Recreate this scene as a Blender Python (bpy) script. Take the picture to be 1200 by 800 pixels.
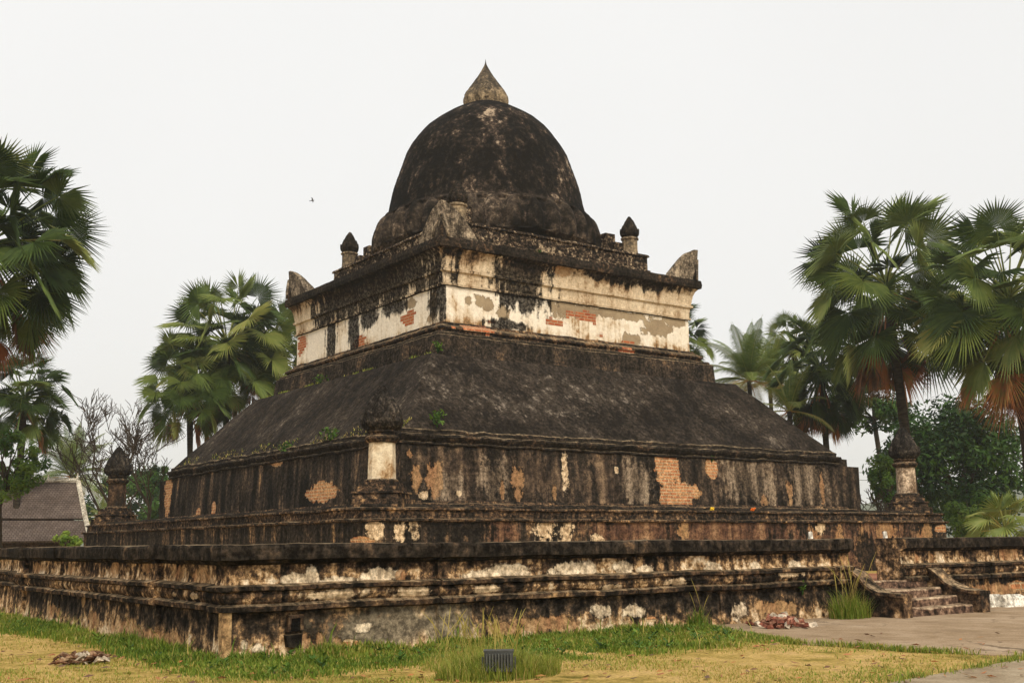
import bpy, bmesh, math, random
from mathutils import Vector, Matrix, noise
random.seed(7)
PI = math.pi
for o in list(bpy.data.objects): bpy.data.objects.remove(o)
S = bpy.context.scene
COL = S.collection

# ------------------------------------------------------------------ camera
CAM = Vector((-40.877, -59.2466, 1.65))
CR = Vector((0.81145581, -0.5843166, -0.01065764))
CU = Vector((-0.09451445, -0.14920744, 0.9842785))
CF = Vector((0.57672046, 0.7976912, 0.1763016))
FPX = 1322.13
cd = bpy.data.cameras.new('camera'); cam = bpy.data.objects.new('camera', cd); COL.objects.link(cam)
cam.matrix_world = Matrix(((CR.x, CU.x, -CF.x, CAM.x), (CR.y, CU.y, -CF.y, CAM.y), (CR.z, CU.z, -CF.z, CAM.z), (0, 0, 0, 1)))
cd.sensor_width = 36; cd.lens = 36 * FPX / 1200; cd.clip_start = .1; cd.clip_end = 12000
S.camera = cam

# ------------------------------------------------------------------ light
SUN_EL, SUN_AZ = 46, 200            # compass: azimuth clockwise from +y
W = bpy.data.worlds.new('World'); S.world = W; W.use_nodes = True
nt = W.node_tree; nt.nodes.clear()
sky = nt.nodes.new('ShaderNodeTexSky'); sky.sky_type = 'NISHITA'; sky.sun_disc = False
sky.sun_elevation = math.radians(SUN_EL); sky.sun_rotation = math.radians(SUN_AZ)
sky.dust_density = 6; sky.air_density = 1; sky.ozone_density = .5
mx = nt.nodes.new('ShaderNodeMix'); mx.data_type = 'RGBA'; mx.inputs[0].default_value = .93
bg = nt.nodes.new('ShaderNodeBackground'); bg.inputs[1].default_value = .1
ow = nt.nodes.new('ShaderNodeOutputWorld')
nt.links.new(sky.outputs[0], mx.inputs[6]); mx.inputs[7].default_value = (9.75, 9.68, 9.5, 1)
tcn = nt.nodes.new('ShaderNodeTexCoord'); cn = nt.nodes.new('ShaderNodeTexNoise'); cn.inputs['Scale'].default_value = 1.6; cn.inputs['Detail'].default_value = 4
mr = nt.nodes.new('ShaderNodeMapRange'); mr.inputs[1].default_value = .35; mr.inputs[2].default_value = .65; mr.inputs[3].default_value = .955; mr.inputs[4].default_value = 1.0
mm = nt.nodes.new('ShaderNodeMix'); mm.data_type = 'RGBA'; mm.blend_type = 'MULTIPLY'; mm.inputs[0].default_value = 1
nt.links.new(tcn.outputs['Generated'], cn.inputs['Vector']); nt.links.new(cn.outputs['Fac'], mr.inputs[0]); nt.links.new(mx.outputs[2], mm.inputs[6]); nt.links.new(mr.outputs[0], mm.inputs[7])
nt.links.new(mm.outputs[2], bg.inputs[0]); nt.links.new(bg.outputs[0], ow.inputs[0])
sl = bpy.data.lights.new('sun', 'SUN'); sl.energy = 2.8; sl.angle = math.radians(20); sl.color = (1, .89, .71)
so = bpy.data.objects.new('sun', sl); COL.objects.link(so)
az, el = math.radians(SUN_AZ), math.radians(SUN_EL)
sd = Vector((math.sin(az) * math.cos(el), math.cos(az) * math.cos(el), math.sin(el)))
so.rotation_euler = sd.to_track_quat('Z', 'Y').to_euler(); so.location = sd * 200
S.view_settings.view_transform = 'Standard'; S.view_settings.look = 'None'
S.view_settings.exposure = .05; S.view_settings.gamma = 1; S.view_settings.use_curve_mapping = False
S.render.engine = 'CYCLES'
S.cycles.max_bounces = 5; S.cycles.diffuse_bounces = 3; S.cycles.transparent_max_bounces = 8

# ------------------------------------------------------------------ measuring helpers
def ray(x, y):
    return (CF * FPX + CR * (x - 600) + CU * (400 - y)).normalized()
def at(x, y, ax, val):
    "point of a known plane of the building seen at a place in the photograph"
    d = ray(x, y); return CAM + d * ((val - CAM[ax]) / d[ax])
def gnd(x, y): 
    p = at(x, y, 2, 0); return (p.x, p.y)
def spot(x, y, D):
    d = ray(x, y); return CAM + d * (D / math.hypot(d.x, d.y))

# ------------------------------------------------------------------ mesh helpers
class MB:
    def __init__(s): s.v = []; s.f = []; s.m = []; s.t = []; s.tone = 0.
    def add(s, vs, fs, mi=0):
        b = len(s.v); s.v += [tuple(v) for v in vs]; s.t += [s.tone] * len(vs)
        for f in fs: s.f.append(tuple(i + b for i in f)); s.m.append(mi)
    def box(s, c, d, M=None, mi=0, taper=1.0, bev=0):
        hx, hy, hz = d[0] / 2, d[1] / 2, d[2] / 2
        vs = []
        for z, k in ((-hz, 1), (hz, taper)):
            for x, y in ((-1, -1), (1, -1), (1, 1), (-1, 1)): vs.append(Vector((x * hx * k, y * hy * k, z)))
        if M: vs = [M @ v for v in vs]
        vs = [v + Vector(c) for v in vs]
        s.add(vs, [(3, 2, 1, 0), (4, 5, 6, 7), (0, 1, 5, 4), (1, 2, 6, 5), (2, 3, 7, 6), (3, 0, 4, 7)], mi)
    def tube(s, pts, rad, n=6, mi=0, cap=True):
        pts = [Vector(p) for p in pts]; rings = []
        for i, p in enumerate(pts):
            d = (pts[min(i + 1, len(pts) - 1)] - pts[max(i - 1, 0)])
            if d.length < 1e-6: d = Vector((0, 0, 1))
            d.normalize(); a = d.orthogonal().normalized() if i == 0 else (rings[-1][1] - d * rings[-1][1].dot(d)).normalized()
            b = d.cross(a); r = rad[i] if hasattr(rad, '__len__') else rad
            rings.append(([p + (a * math.cos(2 * PI * k / n) + b * math.sin(2 * PI * k / n)) * r for k in range(n)], a))
        vs = [v for r in rings for v in r[0]]; fs = []
        for i in range(len(pts) - 1):
            for k in range(n): fs.append((i * n + k, i * n + (k + 1) % n, (i + 1) * n + (k + 1) % n, (i + 1) * n + k))
        if cap: fs.append(tuple(range(n))[::-1]); fs.append(tuple((len(pts) - 1) * n + k for k in range(n)))
        s.add(vs, fs, mi)
    def lathe(s, prof, n=48, c=(0, 0, 0), mod=None, mi=0, top=True):
        vs = []; fs = []
        for i, (r, z) in enumerate(prof):
            for k in range(n):
                th = 2 * PI * k / n; rr = r if mod is None else mod(r, z, th)
                vs.append((c[0] + rr * math.cos(th), c[1] + rr * math.sin(th), c[2] + z))
        for i in range(len(prof) - 1):
            for k in range(n): fs.append((i * n + k, i * n + (k + 1) % n, (i + 1) * n + (k + 1) % n, (i + 1) * n + k))
        if top: fs.append(tuple((len(prof) - 1) * n + k for k in range(n)))
        fs.append(tuple(range(n))[::-1])
        s.add(vs, fs, mi)
    def build(s, name, mats, parent=None, smooth=False, tone=False):
        me = bpy.data.meshes.new(name); me.from_pydata(s.v, [], s.f)
        for m in (mats if isinstance(mats, (list, tuple)) else [mats]): me.materials.append(m)
        if any(s.m): me.polygons.foreach_set('material_index', s.m)
        if smooth: me.polygons.foreach_set('use_smooth', [True] * len(s.f))
        if tone:
            a = me.attributes.new('tone', 'FLOAT', 'POINT'); a.data.foreach_set('value', s.t)
        me.update()
        o = bpy.data.objects.new(name, me); COL.objects.link(o)
        if parent: o.parent = parent
        return o
def roughen(o, amp=.03, sc=1.2, amp2=.012, sc2=6.):
    for v in o.data.vertices:
        p = Vector(v.co); v.co = p + noise.noise_vector(p * sc) * amp + noise.noise_vector(p * sc2 + Vector((9, 4, 2))) * amp2
    return o
def tag(o, label, cat, group=None, kind=None):
    o['label'] = label; o['category'] = cat
    if group: o['group'] = group
    if kind: o['kind'] = kind
    return o
def thing(name, label, cat, loc=(0, 0, 0), rz=0, group=None):
    o = bpy.data.objects.new(name, None); COL.objects.link(o); o.location = loc; o.rotation_euler = (0, 0, rz)
    return tag(o, label, cat, group)
def struct(o): o['kind'] = 'structure'; return o
def copy_tree(o, parent=None):
    c = o.copy(); COL.objects.link(c)
    if parent: c.parent = parent
    for ch in list(o.children): copy_tree(ch, c)
    return c

# ------------------------------------------------------------------ material helpers
class NT:
    def __init__(s, name):
        s.mat = bpy.data.materials.new(name); s.mat.use_nodes = True
        s.t = s.mat.node_tree; s.n = s.t.nodes; s.l = s.t.links
        s.b = s.n['Principled BSDF']; s.b.inputs['Roughness'].default_value = .95
        s.b.inputs['Specular IOR Level'].default_value = .04
    def put(s, sock, v):
        if hasattr(v, 'is_output'): s.l.new(v, sock)
        elif v is not None: sock.default_value = v
    def math(s, op, a, b=None, c=None, clamp=False):
        n = s.n.new('ShaderNodeMath'); n.operation = op; n.use_clamp = clamp
        s.put(n.inputs[0], a); s.put(n.inputs[1], b); s.put(n.inputs[2], c); return n.outputs[0]
    def vec(s, op, a, b=None):
        n = s.n.new('ShaderNodeVectorMath'); n.operation = op; s.put(n.inputs[0], a); s.put(n.inputs[1], b)
        return n.outputs['Value'] if op in ('LENGTH', 'DOT_PRODUCT') else n.outputs[0]
    def pos(s, obj=False):
        if obj: return s.n.new('ShaderNodeTexCoord').outputs['Object']
        return s.n.new('ShaderNodeNewGeometry').outputs['Position']
    def noise(s, v, sc=1., det=6, ro=.6, di=0., col=False):
        n = s.n.new('ShaderNodeTexNoise'); s.put(n.inputs['Vector'], v); n.inputs['Scale'].default_value = sc
        n.inputs['Detail'].default_value = det; n.inputs['Roughness'].default_value = ro; n.inputs['Distortion'].default_value = di
        return n.outputs['Color' if col else 'Fac']
    def scale(s, v, k): return s.vec('MULTIPLY', v, k)
    def mapr(s, v, a, b, c=0., d=1., smooth=True):
        n = s.n.new('ShaderNodeMapRange'); n.interpolation_type = 'SMOOTHSTEP' if smooth else 'LINEAR'
        s.put(n.inputs[0], v); n.inputs[1].default_value = a; n.inputs[2].default_value = b
        n.inputs[3].default_value = c; n.inputs[4].default_value = d; return n.outputs[0]
    def ramp(s, f, stops):
        n = s.n.new('ShaderNodeValToRGB'); s.put(n.inputs[0], f); e = n.color_ramp.elements
        while len(e) < len(stops): e.new(.5)
        for i, (p, c) in enumerate(stops): e[i].position = p; e[i].color = (*c, 1)
        return n.outputs[0]
    def mix(s, f, a, b, mode='MIX'):
        n = s.n.new('ShaderNodeMix'); n.data_type = 'RGBA'; n.blend_type = mode; s.put(n.inputs[0], f)
        for i, c in ((6, a), (7, b)): s.put(n.inputs[i], c if hasattr(c, 'is_output') else (*c, 1))
        return n.outputs[2]
    def sep(s, v):
        n = s.n.new('ShaderNodeSeparateXYZ'); s.l.new(v, n.inputs[0]); return n.outputs
    def comb(s, x, y, z):
        n = s.n.new('ShaderNodeCombineXYZ'); s.put(n.inputs[0], x); s.put(n.inputs[1], y); s.put(n.inputs[2], z); return n.outputs[0]
    def bump(s, h, dist=.05, st=.7):
        n = s.n.new('ShaderNodeBump'); s.put(n.inputs['Height'], h); n.inputs['Distance'].default_value = dist
        n.inputs['Strength'].default_value = st; s.l.new(n.outputs[0], s.b.inputs['Normal'])
    def done(s, col, rough=None):
        s.put(s.b.inputs['Base Color'], col if hasattr(col, 'is_output') else (*col, 1)); s.put(s.b.inputs['Roughness'], rough); return s.mat

BLACK = (.0125, .0105, .0085); SOOT = (.030, .0240, .0185); BROWN = (.075, .046, .029); UMBER = (.13, .082, .048)
TAN = (.36, .22, .105); OCHRE = (.30, .145, .07); CREAM = (.58, .45, .30); PALE = (.68, .585, .45); GREY = (.30, .245, .165)

def patch_list(P):
    "(px,py,axis,plane,rx,ry) in the photograph -> (centre, radii) on that face"
    out = []
    for (x, y, ax, val, rx, ry) in P:
        c = at(x, y, ax, val); o = 1 - ax
        ru = abs(at(x + rx, y, ax, val)[o] - c[o]); rv = abs(at(x, y + ry, ax, val).z - c.z)
        r = [0, 0, max(rv, .02)]; r[o] = max(ru, .02); r[ax] = 1.2
        out.append((tuple(c), tuple(r)))
    return out

def plaster(name, stops, w=(.5, .4, .35), streak=(2.6, 2.6, .22), blotch=.55, bias=(), layers=(), bump=.8, shift=0., obj=False, dust=.6, grain=(.55, 1.55)):
    N = NT(name); P = N.pos(obj)
    a = N.noise(N.scale(P, streak), 1, 7, .62)
    b = N.noise(P, blotch, 9, .62, .4)
    c = N.noise(P, 5.5, 8, .72)
    f = N.math('ADD', N.math('MULTIPLY', N.math('SUBTRACT', a, .5), w[0] * 2), .5 + shift)
    f = N.math('MULTIPLY_ADD', N.math('SUBTRACT', b, .5), w[1] * 2, f)
    f = N.math('MULTIPLY_ADD', N.math('SUBTRACT', c, .5), w[2] * 2, f)
    z = N.sep(P)[2]
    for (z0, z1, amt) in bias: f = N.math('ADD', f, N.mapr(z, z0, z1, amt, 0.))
    col = N.ramp(f, stops)
    md = N.noise(P, 1.5, 6, .66, .3); mf = N.noise(N.scale(P, (1., 1., .75)), 2.3, 7, .68, .5)
    height = N.math('ADD', N.math('MULTIPLY', c, .6), N.math('MULTIPLY', b, .8))
    fine = N.mapr(N.math('MULTIPLY_ADD', N.math('SUBTRACT', N.noise(P, 15, 4, .7), .5), .9, c), .30, .72, grain[0], grain[1])
    for kind, L, wamt in layers:
        m = None; sw, mw, fw = {'brick': (.5, 1.3, .5), 'black': (2.6, 1.6, .6), 'grey': (1.0, 2.4, 1.2), 'greypl': (.2, 2.0, .5)}.get(kind, (1.5, 2.2, 1.5))
        wn = N.math('MULTIPLY', N.math('SUBTRACT', md, .5), mw * 1.3)
        wn = N.math('MULTIPLY_ADD', N.math('SUBTRACT', a, .5), sw * 1.3, wn); wn = N.math('MULTIPLY_ADD', N.math('SUBTRACT', c, .5), fw * 1.3, wn)
        Pd = P
        if kind == 'rbrick':
            Pd = N.vec('ADD', N.vec('SNAP', P, (.25, .25, .17)), (.125, .125, .085)); kb = kind
            wn = N.math('MULTIPLY', N.math('SUBTRACT', N.noise(Pd, 1.7, 6, .75), .5), 3.0)
        for (ce, r) in patch_list(L):
            soft = kind in ('pale', 'cream', 'tan', 'rust', 'brown', 'scuff', 'stainw')
            d = N.math('ADD', N.vec('LENGTH', N.vec('DIVIDE', N.vec('SUBTRACT', Pd, ce), r)), None if soft else wn) if not soft else N.vec('LENGTH', N.vec('DIVIDE', N.vec('SUBTRACT', P, ce), r))
            e = (1.6, .1) if soft else {'black': (1.5, .95), 'grey': (1.3, .5)}.get(kind, (1.02, .92))
            k = N.mapr(d, e[0], e[1])
            m = k if m is None else N.math('MAXIMUM', m, k)
        if kind in ('brick', 'rbrick'):
            x, y, zz = N.sep(P); bt = N.n.new('ShaderNodeTexBrick')
            N.l.new(N.comb(N.math('ADD', x, y), zz, 0.), bt.inputs['Vector'])
            bt.inputs['Scale'].default_value = 1; bt.inputs['Brick Width'].default_value = .5; bt.inputs['Row Height'].default_value = .17
            bt.inputs['Mortar Size'].default_value = .028; bt.inputs['Mortar Smooth'].default_value = .3
            bt.inputs['Color1'].default_value = (.41, .165, .075, 1); bt.inputs['Color2'].default_value = (.54, .275, .125, 1); bt.inputs['Mortar'].default_value = (.50, .36, .21, 1)
            if kind == 'rbrick': bt.inputs['Color1'].default_value = (.34, .085, .04, 1); bt.inputs['Color2'].default_value = (.46, .15, .065, 1); bt.inputs['Mortar'].default_value = (.46, .30, .18, 1)
            lc = bt.outputs['Color'] if kind == 'rbrick' else N.mix(N.mapr(b, .42, .62), bt.outputs['Color'], (.50, .29, .13))
            lc = N.mix(.55, lc, bt.outputs['Color']) if kind == 'brick' else lc
            height = N.math('SUBTRACT', height, N.math('MULTIPLY', m, N.math('MULTIPLY_ADD', bt.outputs['Fac'], .5, .5)))
        else:
            if kind == 'black': m = N.math('MULTIPLY', m, N.mapr(c, .62, .42, .86, 1.))
            lc = {'scuff': N.ramp(N.math('MULTIPLY_ADD', N.math('SUBTRACT', c, .5), .6, md), [(.40, (.022, .0175, .014)), (.56, (.055, .044, .034)), (.68, (.17, .14, .115))]), 'stainw': N.ramp(N.math('MULTIPLY_ADD', N.math('SUBTRACT', c, .5), .35, a), [(.34, (.028, .022, .017)), (.47, (.10, .073, .050)), (.58, (.22, .165, .115)), (.72, (.36, .28, .19))]), 'brown': N.ramp(N.math('MULTIPLY_ADD', N.math('SUBTRACT', md, .5), .7, a), [(.30, (.017, .014, .0115)), (.44, (.042, .030, .022)), (.58, (.115, .078, .052)), (.74, (.24, .165, .10))]), 'black': N.ramp(c, [(.35, (.010, .0085, .007)), (.75, (.024, .0195, .0155))]), 'cream': N.ramp(c, [(.3, TAN), (.6, CREAM)]), 'pale': N.ramp(c, [(.28, (.34, .25, .155)), (.48, (.52, .41, .28)), (.66, (.66, .56, .42))]),
                  'tan': N.ramp(a, [(.35, OCHRE), (.6, TAN)]), 'grey': N.ramp(c, [(.3, (.10, .08, .057)), (.7, GREY)]), 'rust': N.ramp(N.math('MULTIPLY_ADD', N.math('SUBTRACT', md, .5), .8, a), [(.34, (.045, .026, .019)), (.50, (.115, .060, .038)), (.64, (.22, .125, .070)), (.78, (.34, .22, .13))]),
                  'greypl': N.ramp(b, [(.35, (.28, .21, .135)), (.65, (.42, .33, .215))]), 'wash': N.ramp(c, [(.3, (.5, .45, .36)), (.6, (.78, .74, .66))])}[kind]
            if soft:
                q = N.math('MULTIPLY_ADD', N.math('SUBTRACT', mf, .5), 2.4, m); q = N.math('MULTIPLY_ADD', N.math('SUBTRACT', a, .5), 1.5 if kind in ('rust', 'brown', 'tan', 'stainw') else .7, q)
                q = N.math('MULTIPLY_ADD', N.math('SUBTRACT', c, .5), 1.3, q); m = N.math('MULTIPLY', N.mapr(m, 0., .12), N.mapr(q, .42, .60, 0., .78 if kind == 'tan' else 1.) if kind in ('pale', 'cream', 'tan') else N.mapr(q, .3, .85))
        if kind in ('tan', 'greypl', 'pale', 'cream'): height = N.math('SUBTRACT', height, N.math('MULTIPLY', m, .55 if kind in ('tan', 'greypl') else -.4))
        col = N.mix(m, col, lc)
    if dust:
        nz = N.sep(N.n.new('ShaderNodeNewGeometry').outputs['Normal'])[2]
        dm = N.math('MULTIPLY', N.mapr(nz, .55, .95), N.mapr(c, .36, .60, .1, dust)); col = N.mix(dm, col, N.ramp(b, [(.35, (.12, .085, .05)), (.6, (.36, .27, .165))]))
    col = N.mix(1., col, N.comb(fine, fine, fine), 'MULTIPLY')
    N.bump(height, .09, bump)
    return N.done(col)

RF, LF = 1, 0          # right face (plane y) / left face (plane x)
DARK_ST = [(.30, BLACK), (.50, SOOT), (.62, BROWN), (.72, UMBER), (.84, TAN)]
MIX_ST = [(.28, BLACK), (.44, SOOT), (.54, BROWN), (.64, UMBER), (.74, TAN), (.88, CREAM)]
WARM_ST = [(.30, SOOT), (.42, BROWN), (.52, UMBER), (.62, TAN), (.76, CREAM)]
LIGHT_ST = [(.16, SOOT), (.26, UMBER), (.34, TAN), (.42, (.66, .55, .41)), (.56, (.84, .76, .64))]

M_black = plaster('sooty_stone', [(.35, BLACK), (.6, SOOT), (.74, BROWN), (.84, UMBER), (.95, TAN)], w=(.3, .4, .6))
M_ledge = plaster('ledge_stone', [(.30, BLACK), (.46, SOOT), (.56, BROWN), (.68, UMBER), (.80, TAN)], w=(.3, .4, .7), blotch=.9)
Y0 = -15.3
M_mainwall = plaster('main_wall_plaster', [(.32, BLACK), (.52, SOOT), (.63, (.055, .039, .028)), (.74, (.11, .075, .05)), (.90, TAN)], w=(.75, .35, .3), streak=(1.5, 1.5, .16), layers=[
    ('brown', [(530, 555, RF, Y0, 60, 34), (625, 555, RF, Y0, 45, 34), (720, 560, RF, Y0, 40, 34), (880, 560, RF, Y0, 60, 34), (950, 570, RF, Y0, 40, 34)], .9),
    ('stainw', [(880, 562, RF, Y0, 34, 34), (945, 566, RF, Y0, 30, 34), (580, 560, RF, Y0, 22, 30), (520, 570, RF, Y0, 30, 22), (745, 565, RF, Y0, 22, 30)], .9),
    ('tan', [(508, 560, RF, Y0, 13, 22), (481, 532, RF, Y0, 4, 5), (487, 562, RF, Y0, 9, 17), (606, 565, RF, Y0, 9, 24), (588, 572, RF, Y0, 3, 14), (649, 577, RF, Y0, 3, 10), (895, 587, RF, Y0, 5, 8), (963, 570, RF, Y0, 3, 22), (925, 575, RF, Y0, 4, 16)], .22),
    ('cream', [(495, 580, RF, Y0, 7, 7), (662, 553, RF, Y0, 4.5, 31), (723, 551, RF, Y0, 3, 6), (536, 578, RF, Y0, 5, 4)], .12),
    ('brick', [(783, 548, RF, Y0, 14, 27), (797, 578, RF, Y0, 22, 15), (780, 582, RF, Y0, 8, 14), (834, 549, RF, Y0, 8, 12),
               (378, 577, LF, Y0, 17, 13), (196, 582, LF, Y0, 5, 26), (251, 597, LF, Y0, 3, 10), (233, 600, LF, Y0, 3, 6), (322, 539, LF, Y0, 9, 7)], .2)])
YT = -19.45
M_terrace = plaster('terrace_plaster', [(.30, BLACK), (.50, SOOT), (.60, (.055, .039, .028)), (.71, UMBER), (.86, TAN)], w=(.7, .35, .35), streak=(2.2, 2.2, .25), layers=[
    ('rust', [(590, 622, RF, YT, 22, 16), (740, 625, RF, YT, 55, 22), (860, 625, RF, YT, 100, 24), (1020, 640, RF, YT, 70, 40), (715, 625, RF, YT, 20, 16)], .8),
    ('tan', [(800, 622, RF, YT, 9, 12), (955, 640, RF, YT, 9, 30), (1010, 640, RF, YT, 7, 24), (1040, 625, RF, YT, 12, 20), (985, 640, RF, YT, 6, 30), (1085, 625, RF, YT, 10, 14)], .4),
    ('cream', [(440, 622, RF, YT, 12, 15), (470, 622, RF, YT, 10, 14), (640, 620, RF, YT, 14, 18), (663, 625, RF, YT, 9, 16), (485, 620, RF, YT, 6, 15), (700, 632, RF, YT, 10, 8), (962, 618, RF, YT, 6, 8)], .5),
    ('black', [(1015, 647, RF, YT, 11, 22), (540, 620, RF, YT, 35, 14)], .3),
    ('brick', [(428, 633, RF, YT, 14, 5), (1104, 619, RF, YT, 8, 5)], .15)])
M_roof = plaster('roof_stucco', [(.30, (.0135, .0112, .0092)), (.47, (.027, .0215, .017)), (.62, (.046, .036, .028)), (.74, (.09, .073, .057)), (.88, (.22, .18, .145))], w=(.42, .5, .55), streak=(1.6, 1.6, .55), blotch=.30, shift=-.055, bump=.6, grain=(.68, 1.3), dust=0, layers=[
    ('scuff', [(520, 450, RF, -12.6, 40, 50), (690, 455, RF, -12.6, 60, 34), (620, 475, RF, -13.6, 80, 20)], 2.2)])
YB = -9.12
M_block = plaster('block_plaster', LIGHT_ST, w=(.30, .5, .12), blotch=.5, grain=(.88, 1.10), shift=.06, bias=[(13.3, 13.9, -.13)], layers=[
    ('greypl', [(562, 352, RF, YB, 7, 7), (548, 352, RF, YB, 5, 6), (572, 357, RF, YB, 7, 7), (590, 365, RF, YB, 8, 8), (665, 362, RF, YB, 22, 11), (720, 368, RF, YB, 40, 6), (790, 376, RF, YB, 14, 7), (740, 398, RF, YB, 10, 7), (770, 385, RF, YB, 18, 10),
                (505, 373, LF, YB, 6, 6), (482, 355, LF, YB, 7, 6), (508, 350, LF, YB, 5, 12)], .45),
    ('rbrick', [(652, 378, RF, YB, 12, 5), (684, 371, RF, YB, 17, 6), (703, 392, RF, YB, 4, 2), (735, 402, RF, YB, 7, 5), (478, 373, LF, YB, 8, 9), (423, 400, LF, YB, 7, 7), (354, 404, LF, YB, 5, 12), (575, 378, RF, YB, 5, 3)], .3),
    ('black', [(612, 345, RF, YB, 26, 17), (590, 380, RF, YB, 22, 5), (388, 398, LF, YB, 5, 26), (415, 385, LF, YB, 6, 26), (432, 372, LF, YB, 9, 9), (460, 360, LF, YB, 14, 8), (521, 352, RF, YB, 2, 24)], .55)])
YC = -9.4
M_cornice = plaster('cornice_plaster', [(.2, SOOT), (.30, UMBER), (.38, (.33, .22, .125)), (.48, (.56, .435, .295)), (.68, (.72, .60, .44))], w=(.35, .55, .22), blotch=.5, grain=(.78, 1.15), shift=.03, bias=[(17.5, 16.3, -.26)], layers=[
    ('black', [(612, 318, RF, YC, 28, 34), (760, 335, RF, YC, 12, 6), (700, 322, RF, YC, 12, 5), (580, 290, RF, YC, 9, 9), (452, 322, LF, YC, 66, 36), (400, 348, LF, YC, 30, 22), (425, 338, LF, YC, 52, 30), (497, 300, LF, YC, 9, 14), (376, 372, LF, YC, 9, 12), (750, 328, RF, YC, 50, 8), (650, 300, RF, YC, 30, 9), (526, 280, RF, YC, 3, 26)], .7),
    ('tan', [(575, 290, RF, YC, 8, 10), (657, 318, RF, YC, 10, 8)], .5)])
M_base_mould = plaster('base_moulding', [(.32, BLACK), (.50, SOOT), (.60, BROWN), (.70, UMBER), (.80, TAN), (.92, CREAM)], w=(.3, .5, .6), blotch=.8, layers=[
    ('rbrick', [(562, 385, RF, -9.6, 26, 5), (735, 411, RF, -9.6, 8, 6)], .5)])
M_band = plaster('band_stone', [(.30, BLACK), (.48, SOOT), (.62, (.060, .044, .032)), (.76, UMBER), (.88, TAN)], w=(.3, .5, .5), blotch=.8)
M_slab = plaster('slab_stone', [(.33, BLACK), (.48, SOOT), (.57, BROWN), (.65, (.17, .135, .095)), (.78, (.38, .29, .19))], w=(.15, .3, .9), blotch=1.0)
# outer wall -------------------------------------------------------
YO, XO = -42.62, -34.15
M_cap = plaster('wall_cap_stone', [(.36, BLACK), (.56, SOOT), (.70, (.060, .042, .029)), (.82, UMBER), (.97, TAN)], w=(.5, .4, .5), streak=(4, 4, .8), blotch=.8, shift=-.01)
M_frieze = plaster('wall_frieze_plaster', [(.30, BLACK), (.42, SOOT), (.50, BROWN), (.57, UMBER), (.65, TAN), (.78, CREAM), (.92, PALE)], w=(.35, .5, .6), streak=(5, 5, .9), blotch=1.0, bias=[(1.08, 1.38, .13)], shift=.025, layers=[
    ('pale', [(345, 679, RF, YO, 34, 9), (366, 674, RF, YO, 9, 14), (445, 672, RF, YO, 28, 12), (400, 680, RF, YO, 25, 6), (600, 669, RF, YO, 35, 10), (672, 666, RF, YO, 32, 11), (732, 665, RF, YO, 14, 9), (754, 668, RF, YO, 16, 7), (560, 674, RF, YO, 24, 7),
               (930, 662, RF, YO, 8, 7), (885, 663, RF, YO, 6, 8), (832, 665, RF, YO, 10, 8), (1048, 657, RF, YO, 10, 8)], .45),
    ('tan', [(470, 675, RF, YO, 8, 10), (985, 662, RF, YO, 6, 14), (1070, 655, RF, YO, 4, 12), (1180, 648, RF, YO, 16, 10), (1090, 655, RF, YO, 6, 8),
             (210, 670, LF, XO, 10, 12), (235, 675, LF, XO, 14, 9), (175, 665, LF, XO, 10, 10), (135, 667, LF, XO, 5, 10), (45, 665, LF, XO, 7, 8), (83, 668, LF, XO, 4, 7)], .4)])
M_torus = plaster('wall_torus_plaster', [(.30, BLACK), (.44, SOOT), (.54, BROWN), (.63, UMBER), (.72, TAN), (.86, CREAM)], w=(.4, .6, .7), streak=(5, 5, 1.2), blotch=.9, shift=.055, layers=[
    ('cream', [(395, 697, RF, YO, 40, 8), (480, 693, RF, YO, 26, 8), (565, 690, RF, YO, 18, 6), (715, 688, RF, YO, 14, 5), (790, 682, RF, YO, 14, 5), (925, 671, RF, YO, 20, 6), (212, 696, LF, XO, 5, 4), (235, 698, LF, XO, 5, 4)], .5)])
M_base = plaster('wall_base_plaster', [(.30, BLACK), (.43, SOOT), (.52, (.06, .042, .028)), (.60, UMBER), (.68, TAN), (.82, CREAM)], w=(.35, .5, .55), streak=(5, 5, .8), blotch=.8, bias=[(.05, .55, .22)], shift=-.03, layers=[
    ('grey', [(470, 730, RF, YO, 80, 26), (430, 745, RF, YO, 40, 18)], .8),
    ('tan', [(110, 728, LF, XO, 8, 14), (62, 715, LF, XO, 8, 10), (98, 703, LF, XO, 3, 9), (150, 735, LF, XO, 18, 14), (180, 745, LF, XO, 14, 12), (200, 750, LF, XO, 24, 12), (640, 730, RF, YO, 40, 10), (590, 738, RF, YO, 20, 10), (910, 712, RF, YO, 26, 10), (365, 748, RF, YO, 16, 16), (1165, 690, RF, YO, 40, 9)], .45),
    ('pale', [(283, 755, RF, YO, 7, 9), (300, 760, RF, YO, 12, 10), (425, 735, RF, YO, 14, 6), (865, 717, RF, YO, 12, 14), (705, 715, RF, YO, 13, 10), (742, 716, RF, YO, 14, 9)], .4),
    ('tan', [(372, 748, RF, YO, 10, 12), (395, 752, RF, YO, 5, 8)], .3),
    ('brick', [(408, 757, RF, YO, 10, 9), (1193, 685, RF, YO, 12, 6), (760, 725, RF, YO, 8, 4)], .3)])
M_strip = plaster('bare_render', [(.3, UMBER), (.42, TAN), (.6, (.42, .28, .14))], w=(.5, .3, .4))

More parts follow.
